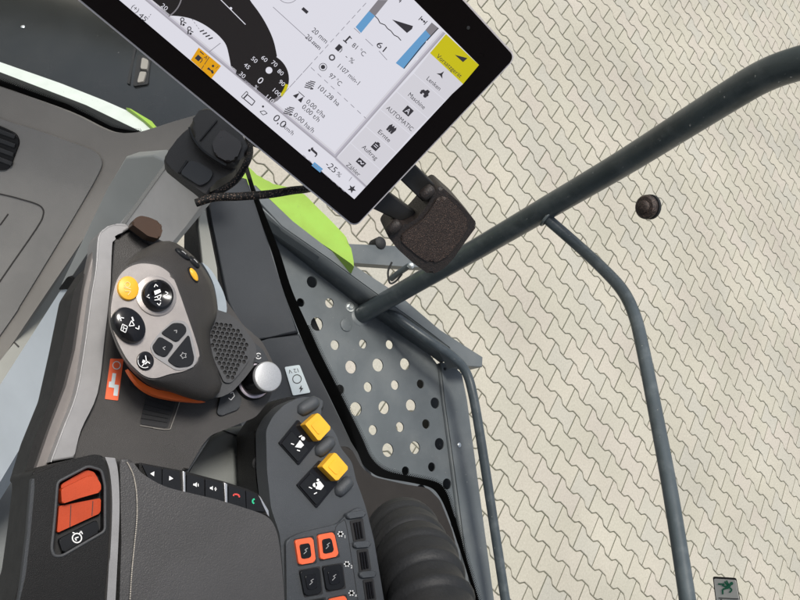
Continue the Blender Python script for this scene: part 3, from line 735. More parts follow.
for c in ((310, 84.5), (289, 110.5)):
    for q in (-4, -2, 0, 2, 4): ic.line(rot(c, [(-4 + abs(q) * .4, q - 1.5), (4 - abs(q) * .4, q + 1.2)]), 1.0)
    ic.line(rot(c, [(3, -3), (5.2, -1)]), 1.6)
ic.poly(rot((299, 97), [(-5.5, -3), (-1, -3), (-2.4, 3.4)])); ic.poly(rot((299, 97), [(1, -3), (5.5, -3), (3.2, 3.4)])); ic.line(rot((299, 97), [(-4, 3.8), (4, 3.8)]), .7)
ic.line(rot((347.5, 39), [(-2.5, -3.6), (2.5, -3.6)]), 1.1); ic.line(rot((347.5, 39), [(0, -3), (0, 4)]), 1.7); ic.line(rot((347.5, 39), [(.5, 3), (3, 3)]), .9)
ic.poly(rot((339, 48), [(-2.8, -3.2), (2, -3.2), (2, 3.2), (-2.8, 3.2)])); ic.line(rot((339, 48), [(2.4, 2), (3.7, 0), (3.4, -3)]), .7)
ic.arc((332, 57.5), 2.6, 1.4); ic.disc((323, 67), 2.2); ic.arc((323, 67), 3.7, .6)
ic.poly(rot((305, 10.5), [(-3.5, -1.6), (3.5, -1.6), (3.5, 1.6), (-3.5, 1.6)]))
for c in ((182, 22), (189, 31)):
    ic.arc(rot(c, [(-1.5, 2)])[0], 1.7, 1.0); ic.line(rot(c, [(-1, 0), (1.5, -3)]), 1.4); ic.disc(rot(c, [(3, -1)])[0], 1.2); ic.line(rot(c, [(1, 1), (4, 2)]), 1)
for q in range(4): ic.line(rot((202 + 2.9 * q, 31 + 2.5 * q), [(-1.2, -2), (1, 2)]), 1.3)
ic.line(rot((423, 20.5), [(-3.6, -2.6), (-3.6, 2.6)]), .8); ic.line(rot((423, 20.5), [(3.6, -2.6), (3.6, 2.6)]), .8); ic.line(rot((423, 20.5), [(-3, 0), (3, 0)]), .9); ic.poly(rot((423, 20.5), [(-3.2, 0), (-1, 1.5), (-1, -1.5)])); ic.poly(rot((423, 20.5), [(3.2, 0), (1, 1.5), (1, -1.5)]))
ic.line([(375, 16), (378, 19), (380, 23), (385, 25), (387.5, 28.5), (391, 31), (394, 35), (398, 37), (401, 40.5)], .9)
ic.line([(438.5, 28), (431, 36), (421, 47), (404, 68.5)], 1.0)
ic.pieces('icon', SD, scrn, .0009)
# big dial with its black road and the round speed gauge
dk = Ink(mpl, layer(2))
outer = [(230, -45), (243, -14), (250, 0), (258, 11), (265, 22), (271, 34), (274.5, 44), (277, 56)]
inner = [(231, 67), (229, 56), (226, 45), (220, 37), (212, 30), (203, 24), (192, 19), (181, 16.5), (170, 15.5), (164, 14.6)]
dk.poly([tuple(p) for p in cr(outer, 4, False)] + [(262, 80), (236, 72)] + [tuple(p) for p in cr(inner, 4, False)] + [(145, -1), (92, -45)])
cpts = [(262 + 27 * math.cos(math.radians(a)), 79 + 26 * math.sin(math.radians(a))) for a in range(0, 360, 8)]
def above(p): return p[1] < .8279 * (p[0] - 145) - .6     # keep the gauge above the status strip
clip = []
for i, p in enumerate(cpts):
    q = cpts[i - 1]
    if above(p) != above(q):
        lo, hi = (q, p)
        for _ in range(20):
            m_ = ((lo[0] + hi[0]) / 2, (lo[1] + hi[1]) / 2)
            if above(m_) == above(q): lo = m_
            else: hi = m_
        clip.append(lo)
    if above(p): clip.append(p)
dk.done('dial', SB, scrn)
dk = Ink(mpl, layer(3)); dk.poly(clip); dk.done('gauge', SB, scrn)
wt = Ink(mpl, layer(6))
for t, x, y, a in (('30', 242.5, 75, -60), ('45', 247, 66, -30), ('50', 254.5, 59.8, 10), ('60', 264.5, 58.8, 38), ('70', 274.5, 63.7, 60), ('80', 280.6, 72.3, 80), ('90', 282, 83, 40), ('100', 277, 92.5, 40), ('110', 270, 99, 40)):
    wt.text(t, (x, y), DV, 4.4, 6.3 if len(t) < 3 else 9)
wt.text('0', (260.5, 80.5), DV, 7, 4.6); wt.text('%', (256, 87.3), DV, 4, 3.6); wt.disc((269, 70.3), 3.4); wt.line([(221, 0), (245.5, 24.5)], .8); wt.disc((230.8, 8.4), 1.4); wt.line([(205, -20), (221, 0)], .8)
wt.text('20', (164.5, 7), DV, 4.6, 7); wt.pieces('dial_lettering', SW, scrn, .0009)
ink = Ink(mpl, layer(5)); ink.arc((262, 79), 25.3, 3, 12, 42, 8); ink.done('gauge_zone', SY, scrn)
ink = Ink(mpl, layer(5)); ink.arc((262, 79), 25.0, 3, 46, 66, 5); ink.arc((155, -7), 27, 1.3, 14, 60, 10); ink.poly([(378, 0), (388, -1), (402, -17), (392, -17)]); ink.poly([(378, 0), (388, 0), (375, 16), (369, 11)]); ink.poly([(431.7, 22.5), (438.5, 28), (431, 36.5), (425.5, 30)]); ink.pieces('grey_bar', SG, scrn, .0005)
ink = Ink(mpl, layer(4)); ink.poly([(369, 11), (375, 16), (361, 33), (355.6, 27)]); ink.poly([(425.5, 30), (431, 36.5), (404, 69), (395.7, 63)]); ink.poly([(317.5, 162), (327, 170), (321, 174.5), (312, 166.5)] if False else [(314.5, 162), (323, 169), (320, 172.5), (311.5, 165.5)]); ink.pieces('level_bar', SBL, scrn, .0005)
ink = Ink(mpl, layer(5)); ink.poly([(198.7, 47.5), (221, 66), (211.5, 78.5), (190.7, 60)]); ink.done('warning_tile', SO, scrn)
ink = Ink(mpl, layer(7)); ink.poly(rot((199, 58), [(-3, -3), (2, -3), (2, 2), (-3, 2)])); ink.line(rot((199, 58), [(2.4, 2), (4, 0), (4, -3)]), .8); ink.line(rot((201.5, 54), [(-3, 1), (2, 1)]), 1); ink.disc((213, 66), 1.3); ink.poly(rot((211, 70.5), [(-4, -1.6), (0, -.6), (3, -1.8), (4, 0), (1, 1.6), (0, .4), (-4, 1)])); ink.text('A', (206, 57.5), DV, 3.6); ink.text('?', (217, 67.5), DV, 3.6); ink.dash((209.3, 57), (201.5, 69), .6, 9, 1); ink.pieces('warning_icon', SD, scrn, .0009)
ink = Ink(mpl, layer(5))
ink.line([(273, 7), (318, 48)], .6); ink.dash((311, 67.5), (366, 118.5), .6, 5, 4); ink.dash((366, 3), (309, 66), .6, 5, 3); ink.dash((309, 66), (277, 101), .6, 9, 1); ink.line([(209, 52), (220.5, 43)], .7); ink.line([(354, 28), (360, 33.5)], .6); ink.line([(365.5, 39), (373, 46)], .6); ink.line([(379, 51), (387, 60)], .6)
ink.dash((303, 155), (345, 192), .6, 4, 3.4); ink.dash((151, 14), (146.5, 20.5), .8, 1.4, 1.2); ink.line([(352, 177), (349, 181)], .6); ink.arc((288, -8), 11, .6, 20, 160); ink.dash((192, 19), (199, 29), .6, 2, 1.5)
ink.pieces('rule_line', SM, scrn, .004)
ink = Ink(mpl, layer(8)); ink.text('A', (408, 111), DV, 5.6, 5); ink.line(rot((361, 162.5), [(-3, -1), (-1, 1.2), (1, -1), (3, 1.2)]), .9); ink.line(rot((376, 146), [(-2, 1), (2, 1)]), .7); ink.line(rot((376, 146), [(-2, -1), (2, -1)]), .7); ink.line([(415.5, 59.5), (417.5, 57.5)], 3); ink.line([(426, 41.5), (429.5, 43)], 2); ink.pieces('icon_highlight', SW, scrn, .0009)
lathe('sensor', mpl.at((468.3, 27.8), .0012), mpl.n, [(.0016, 0), (.0015, .0003)], 'rubber', mon, 14)
# bronze grip block on the monitor's side, two straps and two knuckles
gpl2 = mpl.up(-.012)
gr = prism('grip', gpl2, fillet([(429, 203), (433, 192), (441, 186), (460, 203), (478, 224.5), (472.5, 232), (464, 243.5), (453, 259.5), (443, 269.5), (430.5, 275.5), (413, 263), (397, 248.5), (386, 234), (393, 224), (406, 225), (416, 219), (424, 210)], 4), .040, 'bronze', mon, bevel=.011, seg=5)
gf = prism('grip_face', gpl2, fillet([(431, 209), (438, 197), (445, 196), (460, 209), (470, 223), (462, 238), (450, 254), (440, 261), (431, 264), (418, 256), (406, 246), (398, 238), (410, 229), (421, 222)], 5), .006, 'bronze_face', gr, h=.0016, bevel=.004, seg=4)
for q in ([(392, 172), (423, 202), (438, 188), (405, 155)], [(362, 204), (400, 222), (419, 215), (376, 184)]):
    prism('strap', mpl.up(-.024), q, .010, 'blackprint', gr, bevel=.002)
for c in ((427, 192.5), (394, 227)):
    P0 = gpl2.at(c, .001); bm = bmesh.new()
    ax = (gpl2.at((c[0] + 5, c[1] - 4.4)) - gpl2.at(c)).normalized()
    add_lathe(bm, P0, ax, [(.001, -.0085), (.0045, -.0075), (.006, -.005), (.0064, 0), (.006, .005), (.0045, .0075), (.001, .0085)], 18); link('knuckle', bm, 'bronze', gr, 60, False)

# ------------------------------------------------------------------ monitor arm
ma = thing('monitor_mount', 'brushed aluminium arm with a dark swivel joint carrying the monitor', 'mount', tuple(W(140, 215, .93)))
apl = p3((166, 165, .86), (208, 199, .84), (115, 228, .98))
prism('bar', apl, [(166, 165), (193.5, 185), (209, 198), (186, 226), (150, 270), (80, 300), (121, 222), (144, 195)], .012, 'alu', ma, bevel=.003, seg=4)
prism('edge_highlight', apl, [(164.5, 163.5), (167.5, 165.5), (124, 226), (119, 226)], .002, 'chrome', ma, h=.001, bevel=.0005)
prism('flank', apl, [(125, 157), (152, 155), (163, 160), (166, 166), (144, 196), (118, 227), (85, 290), (60, 285), (95, 215), (108, 188)], .02, mat('grey_flank', (.42, .425, .40), .45, vscale=10, var=.05), ma, h=-.006, bevel=.003)
jpl = p3((166, 165, .83), (208, 199, .82), (190, 126, .86))
prism('clamp', jpl, cr([(164, 160), (172, 146), (188, 128), (197, 143), (208, 154), (219, 161), (229, 165), (236, 168), (226, 176), (213, 183), (206, 194), (193, 185), (176, 172)], 3), .014, 'plastic_brown', ma, bevel=.004, seg=4, h=.004)
prism('clamp_seam', jpl, [(178, 172), (180, 173), (188, 161), (186, 160)], .002, 'under', ma, h=.0055, bevel=0)
prism('clamp_lid', jpl, fillet([(180, 173), (190, 160), (200, 163), (214, 172), (209, 181), (200, 186)], 3), .006, 'plastic', ma, h=.0062, bevel=.001)
prism('swivel', jpl, cr([(189, 127), (196, 115), (208, 106), (236, 128), (250, 146), (240, 160), (234, 164), (225, 164), (212, 157), (199, 145)], 3), .02, 'plastic_brown', ma, bevel=.006, seg=5, h=.012)
prism('swivel_cheek', jpl, fillet([(212, 143), (222, 128), (243, 143), (237, 158), (228, 162), (215, 155)], 3), .01, mat('brown_black_gloss', (.022, .016, .014), .3, vscale=40), ma, h=.0145, bevel=.002)
groove('joint_gap', jpl, [(189, 127), (194, 139), (203, 150), (214, 158), (226, 165)], 2.0, 'under', ma, .0135)
groove('joint_gap', jpl, [(200, 140), (217, 120)], 1.3, 'under', ma, .0135)
bt = prism('carrier_bar', p3((66, 286, 1.00), (10, 386, 1.10), (45, 405, 1.08)), fillet([(62, 288), (77, 291), (70, 318), (60, 342), (49, 395), (43, 410), (0, 482), (-60, 580), (-80, 520), (0, 385)], 4), .03, 'pale', None, bevel=.005, seg=4)
tag(bt, 'pale blue metal carrier bar slanting away beside the silver console edge', 'bar')
prism('end_cap', p3((66, 286, 1.00), (10, 386, 1.10), (45, 405, 1.08)), fillet([(58, 290), (68, 276), (79, 283), (76, 294), (66, 289)], 2), .03, 'plastic_black', bt, h=.003, bevel=.002)
prism('shadowed_bar_end', p3((66, 286, 1.00), (10, 386, 1.10), (45, 405, 1.08)), [(70, 277), (88, 250), (104, 250), (84, 286)], .03, 'plastic', bt, h=0, bevel=.004)  # upper length of the same bar, its shadow put in as dark colour

# braided cables
c1 = tube('braided_cable', [W(196, 203, .80), W(215, 197.5, .80), W(240, 196.5, .80), (W(270, 194, .80)), W(292, 190.5, .81), W(310, 188, .83), W(330, 180, .86)], .0042, 'braid', None, 14, 8)
tag(c1, 'braided black cable running level from the arm to behind the monitor', 'cable')
c2 = tube('braided_cable', [W(210, 196, .83), W(222, 190, .83), W(236, 180, .83), W(246, 164, .83), W(250, 150, .85), W(246, 130, .87)], .0036, 'braid', None, 14, 8)
tag(c2, 'short braided black cable curving up beside the swivel joint', 'cable')

# ------------------------------------------------------------------ control console with joystick
ZD = 2.872; kpl = hz(ZD)
con = thing('control_console', 'dark armrest console deck with curved silver edge trim around the joystick', 'console', tuple(kpl.at((160, 340))))
deck = [(126, 232), (140, 232), (160, 240), (185, 250), (210, 275), (226, 300), (243, 325), (262, 341), (273, 362), (276, 384), (268, 402), (256, 417), (224, 430), (211, 435), (203, 444), (186, 473), (150, 480), (74, 490), (66, 470), (74, 452), (83, 428), (99, 393), (105.5, 339), (111, 290), (112, 270), (113.5, 243), (117, 236)]
prism('deck_panel', kpl, fillet(deck, 5, 3), .085, 'plastic_brown', con, bevel=.004, seg=4)
trim = cr([(129, 229), (128, 224.5), (113, 224), (104, 229), (98, 237), (95.5, 270), (91, 296), (84, 348), (76, 393), (62, 430), (50, 462)], 4, False) + cr([(74, 458), (81, 430), (97.5, 393), (104.5, 339), (110, 290), (111, 270), (112.5, 242), (116, 235.5), (124, 232)], 4, False)
prism('edge_trim', kpl, trim, .03, 'silver', con, h=.006, bevel=.0022, seg=4)
prism('console_body', hz(ZD - .016), fillet([(92, 262), (74, 290), (63, 345), (52, 395), (34, 440), (22, 480), (100, 500), (180, 480), (205, 440), (250, 415), (270, 385), (255, 345), (215, 290), (130, 240)], 4), .05, 'plastic_black', con, bevel=.004)
prism('side_trim', kpl, [(97, 243), (96, 270), (91.5, 296), (84.5, 348), (76.5, 393), (62.5, 430), (50.5, 462), (30, 490), (37, 466), (50, 428), (66, 386), (75, 350), (84, 290), (91, 255)], .014, mat('side_grey', (.15, .135, .128), .42, metal=.2, vscale=50, var=.06), con, h=-.006, bevel=.004, seg=4)
groove('panel_gap', kpl, [(114.5, 243), (112.5, 270), (111.3, 290), (105.3, 339), (98.5, 393), (82, 430)], 1.0, 'under', con, .0012)
prism('right_trim', kpl, cr([(202, 262), (208, 272), (214, 285), (217, 300), (219, 312), (227, 312), (225, 297), (219, 283), (211, 270)], 3), .03, mat('grey_crescent', (.26, .30, .33), .45), con, h=.004, bevel=.002)
bm = bmesh.new(); add_tube(bm, [kpl.at(p, .0055) for p in cr([(126, 226), (113, 225.5), (104.5, 230), (99, 238), (96.2, 270), (91.8, 296), (84.8, 348), (76.8, 393), (63, 430), (51, 462)], 5, False)], .0007, 8); link('trim_ridge', bm, 'silver', con, 60, False)
prism('foot_block', hz(ZD - .09), [(208, 437), (226, 428), (251, 424), (256, 438), (258, 470), (252, 492), (195, 486), (180, 476)], .10, mat('mid_grey_plastic', (.17, .178, .168), .5, bump=.2, vscale=8), con, bevel=.008, seg=4)
groove('panel_gap', hz(ZD - .09), [(222, 430), (249, 440)], 1.2, 'under', con, .0008)
prism('deck_flank', kpl, [(216, 433), (208, 438), (189, 474), (182, 474), (200, 440), (210, 433)], .06, 'sill', con, h=-.006, bevel=.002)
# clip tab
prism('tab', kpl, fillet([(132, 224), (135, 218), (141, 215.5), (150, 217.5), (160, 222), (163, 229), (160, 239), (148, 236)], 2.5), .012, 'amber', con, h=.022, bevel=.003, seg=4)
prism('tab_socket', kpl, [(128, 228), (134, 224), (160, 240), (168, 246), (152, 246)], .02, 'under', con, h=.004, bevel=.001)
# stickers, slots and stitching
st_ = prism('lock_sticker', kpl, fillet([(110.5, 358.5), (123.6, 359), (118, 400.5), (105, 399)], .8), .0006, 'orange_red', None, h=.0009, bevel=0)
tag(st_, 'orange sticker with pale ring and lever symbols left of the joystick', 'sticker')
ink = Ink(kpl, .0013); ink.arc((116.6, 365.3), 3.8, .9, 0, 360, 18); ink.poly([(112.5, 373), (116.2, 373.5), (114.5, 384.5), (119, 385), (117.5, 396), (113.3, 395.5), (114.3, 388), (108.5, 387), (109.3, 381.5), (111.3, 381.5)]); ink.done('symbol', 'label', st_)
prism('slot', kpl, [(128, 366), (138, 374), (150, 386), (146, 393), (130, 386)], .001, 'under', con, h=.0009, bevel=0)
sr = fillet([(147.5, 390.5), (176, 401), (167.6, 428), (140, 424)], 3)
slot = prism('ribbed_slot', kpl, sr, .001, 'under', con, h=.0008, bevel=0)
for k in range(6):
    f = .12 + .14 * k; a = Vector((147.5, 390.5)).lerp(Vector((140, 424)), f); b = Vector((174, 400)).lerp(Vector((165.5, 427)), f)
    bm = bmesh.new(); add_tube(bm, [kpl.at(a, .0012), kpl.at(b, .0012)], .0005, 8); link('rib', bm, 'under', slot, 60, False)
bm = bmesh.new(); SP_ = cr([(140, 425.5), (167, 429.5), (172, 424), (180, 401)], 6, False)
for i in range(0, len(SP_) - 1): add_tube(bm, [kpl.at(SP_[i], .001), kpl.at(SP_[i + 1], .001)], .0004, 6)
link('slot_edge', bm, 'dash', con, 60, False)
# keys and rotary knob
prism('key', kpl, fillet([(222, 391), (236, 389), (242, 399), (239, 409), (220.5, 416), (217, 413)], 2), .003, 'sill', con, h=.003, bevel=.0008)
prism('key', kpl, fillet([(249, 338), (263, 350), (269, 361), (262, 364), (250, 361)], 2), .003, 'sill', con, h=.003, bevel=.0008)
ink = Ink(kpl, .0034); ink.line([(230.5, 393.5), (233, 392), (234.5, 396), (231, 400), (228.5, 398)], .8); ink.arc((258.5, 356), 2.8, .7, 30, 320, 12); ink.text('*', (258, 356), (1, .2), 3); ink.done('key_symbols', 'white', con)
kb = kpl.at((252, 381.5)); zax = Vector((0, 0, 1))
bm = bmesh.new(); kr = thing('rotary_knob', 'silver capped rotary knob with pale ring at the console corner', 'knob', tuple(kb))
lathe('base_ring', kb, zax, [(.0175, -.002), (.0175, .003), (.0165, .0042)], 'plastic_black', kr, 36)
lathe('light_ring', kb, zax, [(.0163, .0025), (.0163, .0052), (.0152, .0062)], mat('pale_ring', (.62, .55, .62), .3, metal=.3), kr, 36)
lathe('barrel', kb, zax, [(.0145, .004), (.0138, .016), (.0137, .0300)], 'gloss', kr, 36)
lathe('cap', kb, zax, [(.0137, .0298), (.0139, .0325), (.0131, .0338), (.0112, .0343)], mat('sparkle_silver', (.47, .475, .48), .36, metal=.6, bump=.2, bscale=1500, vscale=900, var=.10), kr, 36)

# joystick
JZ = ZD + .064; jp = hz(JZ); jm = hz(JZ - .022); jl = hz(JZ - .034)
joy = thing('joystick', 'multi function joystick head with silver face and round black and yellow buttons', 'joystick', tuple(kpl.at((165, 330))))
head = [(111, 300), (115, 282), (121, 269), (135, 254), (149, 246), (160, 241.5), (174, 242), (190, 253), (201, 265), (212, 283), (217, 304), (216, 318), (210, 335), (214, 360), (222, 380), (218, 394), (205, 401), (188, 398), (170, 392), (152, 387), (138, 377), (126, 364), (115, 343), (110, 320)]
face_ = [(112, 300), (117, 280), (126, 269), (138, 264), (150, 264), (161, 267), (172, 276), (179, 292), (186, 312), (195, 338), (199.5, 356), (196, 365), (184, 371), (170, 374), (156, 378), (146, 376.5), (137, 370), (126, 357.5), (115, 335), (111, 317)]
N_ = 72
Rh = resample(head, N_); Rf = resample(grow(face_, 1.035), N_); Rt = resample(grow(face_, .99), N_)
def mixr(a, b, t): return [tuple(Vector(p).lerp(Vector(q), t)) for p, q in zip(a, b)]
rings = [[hz(ZD + .002).at(p) for p in grow(Rh, .80)], [hz(ZD + .018).at(p) for p in grow(Rh, .90)], [hz(ZD + .030).at(p) for p in grow(Rh, .97)], [hz(ZD + .037).at(p) for p in Rh], [hz(ZD + .045).at(p) for p in mixr(Rh, Rf, .12)], [hz(ZD + .053).at(p) for p in mixr(Rh, Rf, .38)], [hz(ZD + .060).at(p) for p in mixr(Rh, Rf, .75)], [hz(JZ - .001).at(p) for p in Rf], [hz(JZ - .001).at(p) for p in Rt]]
jb = loft('body', rings, 'plastic_brown', joy)
fp = prism('faceplate', jp, cr(face_, 4), .006, 'plate', joy, bevel=.0016, seg=3, h=.0008)
# skirt in bright orange
prism('orange_skirt', hz(ZD + .030), cr([(128, 369), (138, 379), (152, 388), (170, 392), (188, 398), (206, 402), (190, 401.5), (170, 399), (152, 394), (138, 384)], 3), .008, 'orange_lip', joy, bevel=.0015)
# honeycomb speaker part
grp = [(196, 317), (215, 309), (228, 313), (240, 322), (256, 345), (257, 362), (245, 378), (232, 392), (219, 398), (200, 395), (188, 370)]
prism('lower_body', hz(ZD + .026), fillet(grp, 5), .024, 'plastic', joy, bevel=.003, seg=4)
gp_ = hz(ZD + .0285)
go = fillet([(203, 322), (216, 320), (229, 319.5), (237, 325), (250, 343), (250, 359), (241, 372), (231, 383), (224, 382.5), (215, 362), (208, 342)], 3)
def inpoly(q, poly):
    r = False; j = len(poly) - 1
    for i in range(len(poly)):
        a, c = poly[i], poly[j]
        if (a[1] > q[1]) != (c[1] > q[1]) and q[0] < (c[0] - a[0]) * (q[1] - a[1]) / (c[1] - a[1]) + a[0]: r = not r
        j = i
    return r
hx = []
for j in range(16):
    for i in range(14):
        c = Vector((200, 318)) + Vector((4.6, .55)) * i + Vector((2.3 * 1, .27)) * (j % 2) + Vector((.55, 4.35)) * j + Vector((.9, 0)) * 0
        if all(inpoly(c + Vector((math.cos(a), math.sin(a))) * 2.5, go) for a in [k * math.pi / 4 for k in range(8)]):
            hx.append([(c.x + 2.08 * math.cos(math.pi / 6 + k * math.pi / 3), c.y + 2.28 * math.sin(math.pi / 6 + k * math.pi / 3)) for k in range(6)])
holed('speaker_grille', gp_, go, hx, .0018, 'plastic', joy)
prism('speaker_cavity', gp_, quad_in(go, .97), .0006, 'under', joy, h=-.0019, bevel=0)
# buttons
def button(name, c, rx, ry, hh, m, parent=fp, ang=0, dome=.3, pl=jp):
    P = pl.at(c, .0008); Z = (P - CP).dot(_d); r = ry * Z / FPX
    e = (pl.at((c[0] + math.cos(math.radians(ang)), c[1] + math.sin(math.radians(ang)))) - pl.at(c)).normalized()
    return lathe(name, P, pl.n, [(r, -.001), (r, hh * .55), (r * .95, hh * .85), (r * .8, hh), (r * .45, hh * (1 + dome * .6)), (r * .02, hh * (1 + dome))], m, parent, 36, rx / ry, e)
button('yellow_button', (127.5, 288.7), 10.6, 12.4, .0035, 'yellow', ang=5)
lathe('hat_seat', jp.at((156, 296), .0008), zax, [(.0165, -.001), (.0165, .0012), (.0150, .0016)], 'plate', fp, 36)
b1 = button('hat_button', (156, 296.5), 15.5, 16.2, .0085, 'gloss', dome=-.35)
b2 = button('hat_button', (127.5, 326), 14.5, 19.5, .0075, 'gloss', ang=-32, dome=.1)
b3 = button('round_button', (145, 361), 8.6, 9.6, .002, 'gloss', dome=-.6)
ink = Ink(jp, .0092)
def chev(ink, c, a, s=3, w=.8):
    c = Vector(c); d_ = Vector((math.cos(math.radians(a)), math.sin(math.radians(a)))); q = Vector((-d_.y, d_.x))
    ink.line([c - d_ * s * .5 + q * s * .7, c + d_ * s * .5, c - d_ * s * .5 - q * s * .7], w)
for a in (-100, -10, 80, 170): chev(ink, (157.5 + 9.5 * math.cos(math.radians(a)), 294.8 + 9.5 * math.sin(math.radians(a))), a, 2.6)
ink.poly([(154, 291), (160, 289), (161, 292), (155, 295)]); ink.line([(154.5, 297.5), (161.5, 294.5), (159.5, 299.5), (154.5, 300)], .8); ink.line([(157, 297), (161, 301)], .7)
ink.done('symbols', 'white', b1)
ink = Ink(jp, .0102)
for p, a in (((121.5, 318.5), -135), ((138, 328), 60)): chev(ink, p, a, 3, .9)
ink.line([(132, 317), (133.5, 321)], 1.4); ink.line([(129, 326), (131.5, 320.5), (134.5, 325.5), (129, 326)], .8); ink.line([(122.5, 324), (127.5, 326.5), (125.5, 332.5), (120.8, 330), (122.5, 324)], .7); ink.line([(122.5, 327.5), (126.5, 329)], .6); ink.line([(124, 325), (123, 331)], .6)
ink.done('symbols', 'white', b2)
ink = Ink(jp, .0036); ink.line([(145.5, 355.5), (146.5, 361), (142, 366)], .9); ink.line([(146.5, 361), (150, 363.5)], .9); ink.arc((144.8, 361), 6.8, .6, 60, 190, 10); ink.poly([(143, 359.5), (148, 362), (145.5, 364.5), (142, 362.5)]); ink.done('symbols', 'white', b3)
ink = Ink(jp, .0056); ink.arc((127.5, 284.5), 2.6, .6, 0, 360, 12); ink.line([(125, 291), (131, 291), (128, 295)], .7); ink.line([(124, 287), (131, 289)], .7); ink.done('symbols', mat('button_print', (.85, .62, .25), .5), fp)
cl = prism('key_frame', jp, fillet([(149.5, 346), (158, 334), (173, 320), (185.5, 321), (190.5, 330), (197.5, 360), (193, 368), (177, 371), (164, 363), (153.5, 356)], 4), .001, 'silver', fp, h=.0016, bevel=.0004)
for q, mk in (([(161, 333), (173.5, 322.5), (184, 323.5), (187.5, 331), (177, 342.5)], 'up'), ([(152.3, 346.5), (159.5, 336), (174.5, 345), (165.6, 357.5), (155.5, 353.5)], 'dn'), ([(189, 334), (194.8, 360), (191, 366), (177, 367.5), (167.5, 360.5)], 'star')):
    prism('arrow_key', jp, fillet(q, 3), .002, 'softblack', cl, h=.003, bevel=.0008)
ink = Ink(jp, .0034); chev(ink, (176, 331), -45, 2.4, .6); chev(ink, (164, 348), 190, 2.4, .6)
stc = (183.5, 355.5); ink.line([(stc[0] + (3.4 if k % 2 else 1.9) * math.cos(k * math.pi / 5), stc[1] + (3.4 if k % 2 else 1.9) * math.sin(k * math.pi / 5)) for k in range(11)], .5); ink.done('symbols', 'greyprint', cl)
groove('face_gap', jm, [(121, 271), (128, 262), (136, 255)], .01, 'under', joy, 0)
# thumb buttons and amber lamp on the flank
jv = BVHTree.FromPolygons([v.co + joy.location for v in jb.data.vertices], [tuple(p.vertices) for p in jb.data.polygons])
def onflank(c):
    hit, nn, *_ = jv.ray_cast(CP, ray(*c).normalized()); nn = nn if nn.dot(CP - hit) > 0 else -nn
    return hit, nn
for c, a, sx in (((182, 254.5), 38, 1.75), ((193.5, 262.5), 46, 1.55)):
    P, nn = onflank(c); q = Pl(P, nn); e = (q.at((c[0] + math.cos(math.radians(a)), c[1] + math.sin(math.radians(a)))) - P).normalized()
    ob = lathe('thumb_button', P, nn, [(.0042, -.002), (.0042, .0014), (.0036, .0022), (.002, .0025)], 'softblack', joy, 24, sx, e)
    i2 = bmesh.new(); add_tube(i2, [P + nn * .0026 - e * .0022, P + nn * .0028, P + nn * .0026 + e * .0022], .0004, 6); link('mark', i2, 'greyprint', ob, 60, False)
c = (193, 275); P, nn = onflank(c); q = Pl(P, nn); e = (q.at((c[0] + .5, c[1] + .9)) - P).normalized()
lathe('lamp_seat', P, nn, [(.0042, -.002), (.0042, .0004), (.0036, .0008)], 'plastic_black', joy, 22, 1.8, e)
lathe('amber_lamp', P, nn, [(.0032, -.002), (.0032, .0014), (.0024, .0024), (.0005, .0027)], 'yellow', joy, 22, 1.9, e)

# ------------------------------------------------------------------ armrest
ZA = 2.952; rp = hz(ZA)
ar = thing('armrest', 'padded grey leatherette armrest with stitched edge and black switch head', 'armrest', tuple(rp.at((170, 560))))
pad = cr([(120, 470), (121, 459), (130, 459.5), (136, 466), (143, 474), (164, 486), (190, 493), (217, 499.5), (245, 508), (265, 515.5), (274, 525), (279, 542), (282.5, 575), (285, 610), (288, 700)], 4, False) + [(296, 1000), (100, 1000), (119, 620), (121.5, 540)]
prism('pad', rp, pad, .05, 'leather', ar, bevel=.017, seg=9)
bm = bmesh.new(); SP_ = cr([(127, 462), (133, 474), (136.5, 492), (137, 517), (134.5, 545), (132, 570), (130, 600), (128, 640)], 7, False)
for i in range(len(SP_) - 1):
    for f0 in (0, .5): add_tube(bm, [rp.at(SP_[i].lerp(SP_[i + 1], f0), .0001), rp.at(SP_[i].lerp(SP_[i + 1], f0 + .34), .0001)], .00042, 6)
link('stitching', bm, 'stitch', ar, 60, False)
groove('seam', rp, [(126, 462), (132.4, 474), (135.6, 492), (136, 517), (133.5, 545), (131, 570), (129, 600), (127, 640)], .8, 'under', ar, .0002)
prism('silver_strip', rp, cr([(105, 457), (109.5, 470), (112, 493), (112, 520), (110, 560), (107, 600), (87, 1000)], 4, False) + cr([(96, 1000), (115.5, 600), (118, 550), (119.5, 510), (119, 485), (117.5, 468), (115, 458)], 4, False), .035, 'silver', ar, h=.0015, bevel=.0012)
hd_ = fillet([(31.5, 472), (60, 462), (94.5, 454), (104, 456), (109, 472), (111, 493), (111, 520), (109, 560), (106, 600), (84, 1000), (-30, 1000), (14, 600), (22, 575), (28, 530), (33, 484)], 4)
rec = fillet([(57.5, 482), (88, 466), (101.5, 470), (105, 485), (105, 531), (62, 556), (54, 556), (51.5, 549), (55, 515)], 4)
ah = prism('switch_head', rp, hd_, .07, 'plastic_black', ar, h=-.011, bevel=.002, seg=3)
holed('head_top', rp, fillet([(34, 475), (62, 464), (94.5, 456), (103, 458), (108, 473), (109.5, 493), (109.5, 520), (107.5, 560), (104, 600), (82, 1000), (-26, 1000), (20, 600), (26, 575), (31, 530), (35, 486)], 5), [rec], .012, 'plastic_black', ar, h=.002)
bm = bmesh.new(); rw = [rp.at(p, .002) for p in rec]; add_tube(bm, rw + [rw[0]], .0011, 8); link('recess_rim', bm, 'plastic', ar, 60, False)
prism('side_plate', rp, fillet([(31.5, 478), (44, 479), (47.5, 487), (46, 535), (40, 570), (35, 602), (28, 660), (8, 660), (21, 584), (27, 535)], 3), .006, 'sill', ar, h=.0016, bevel=.001)
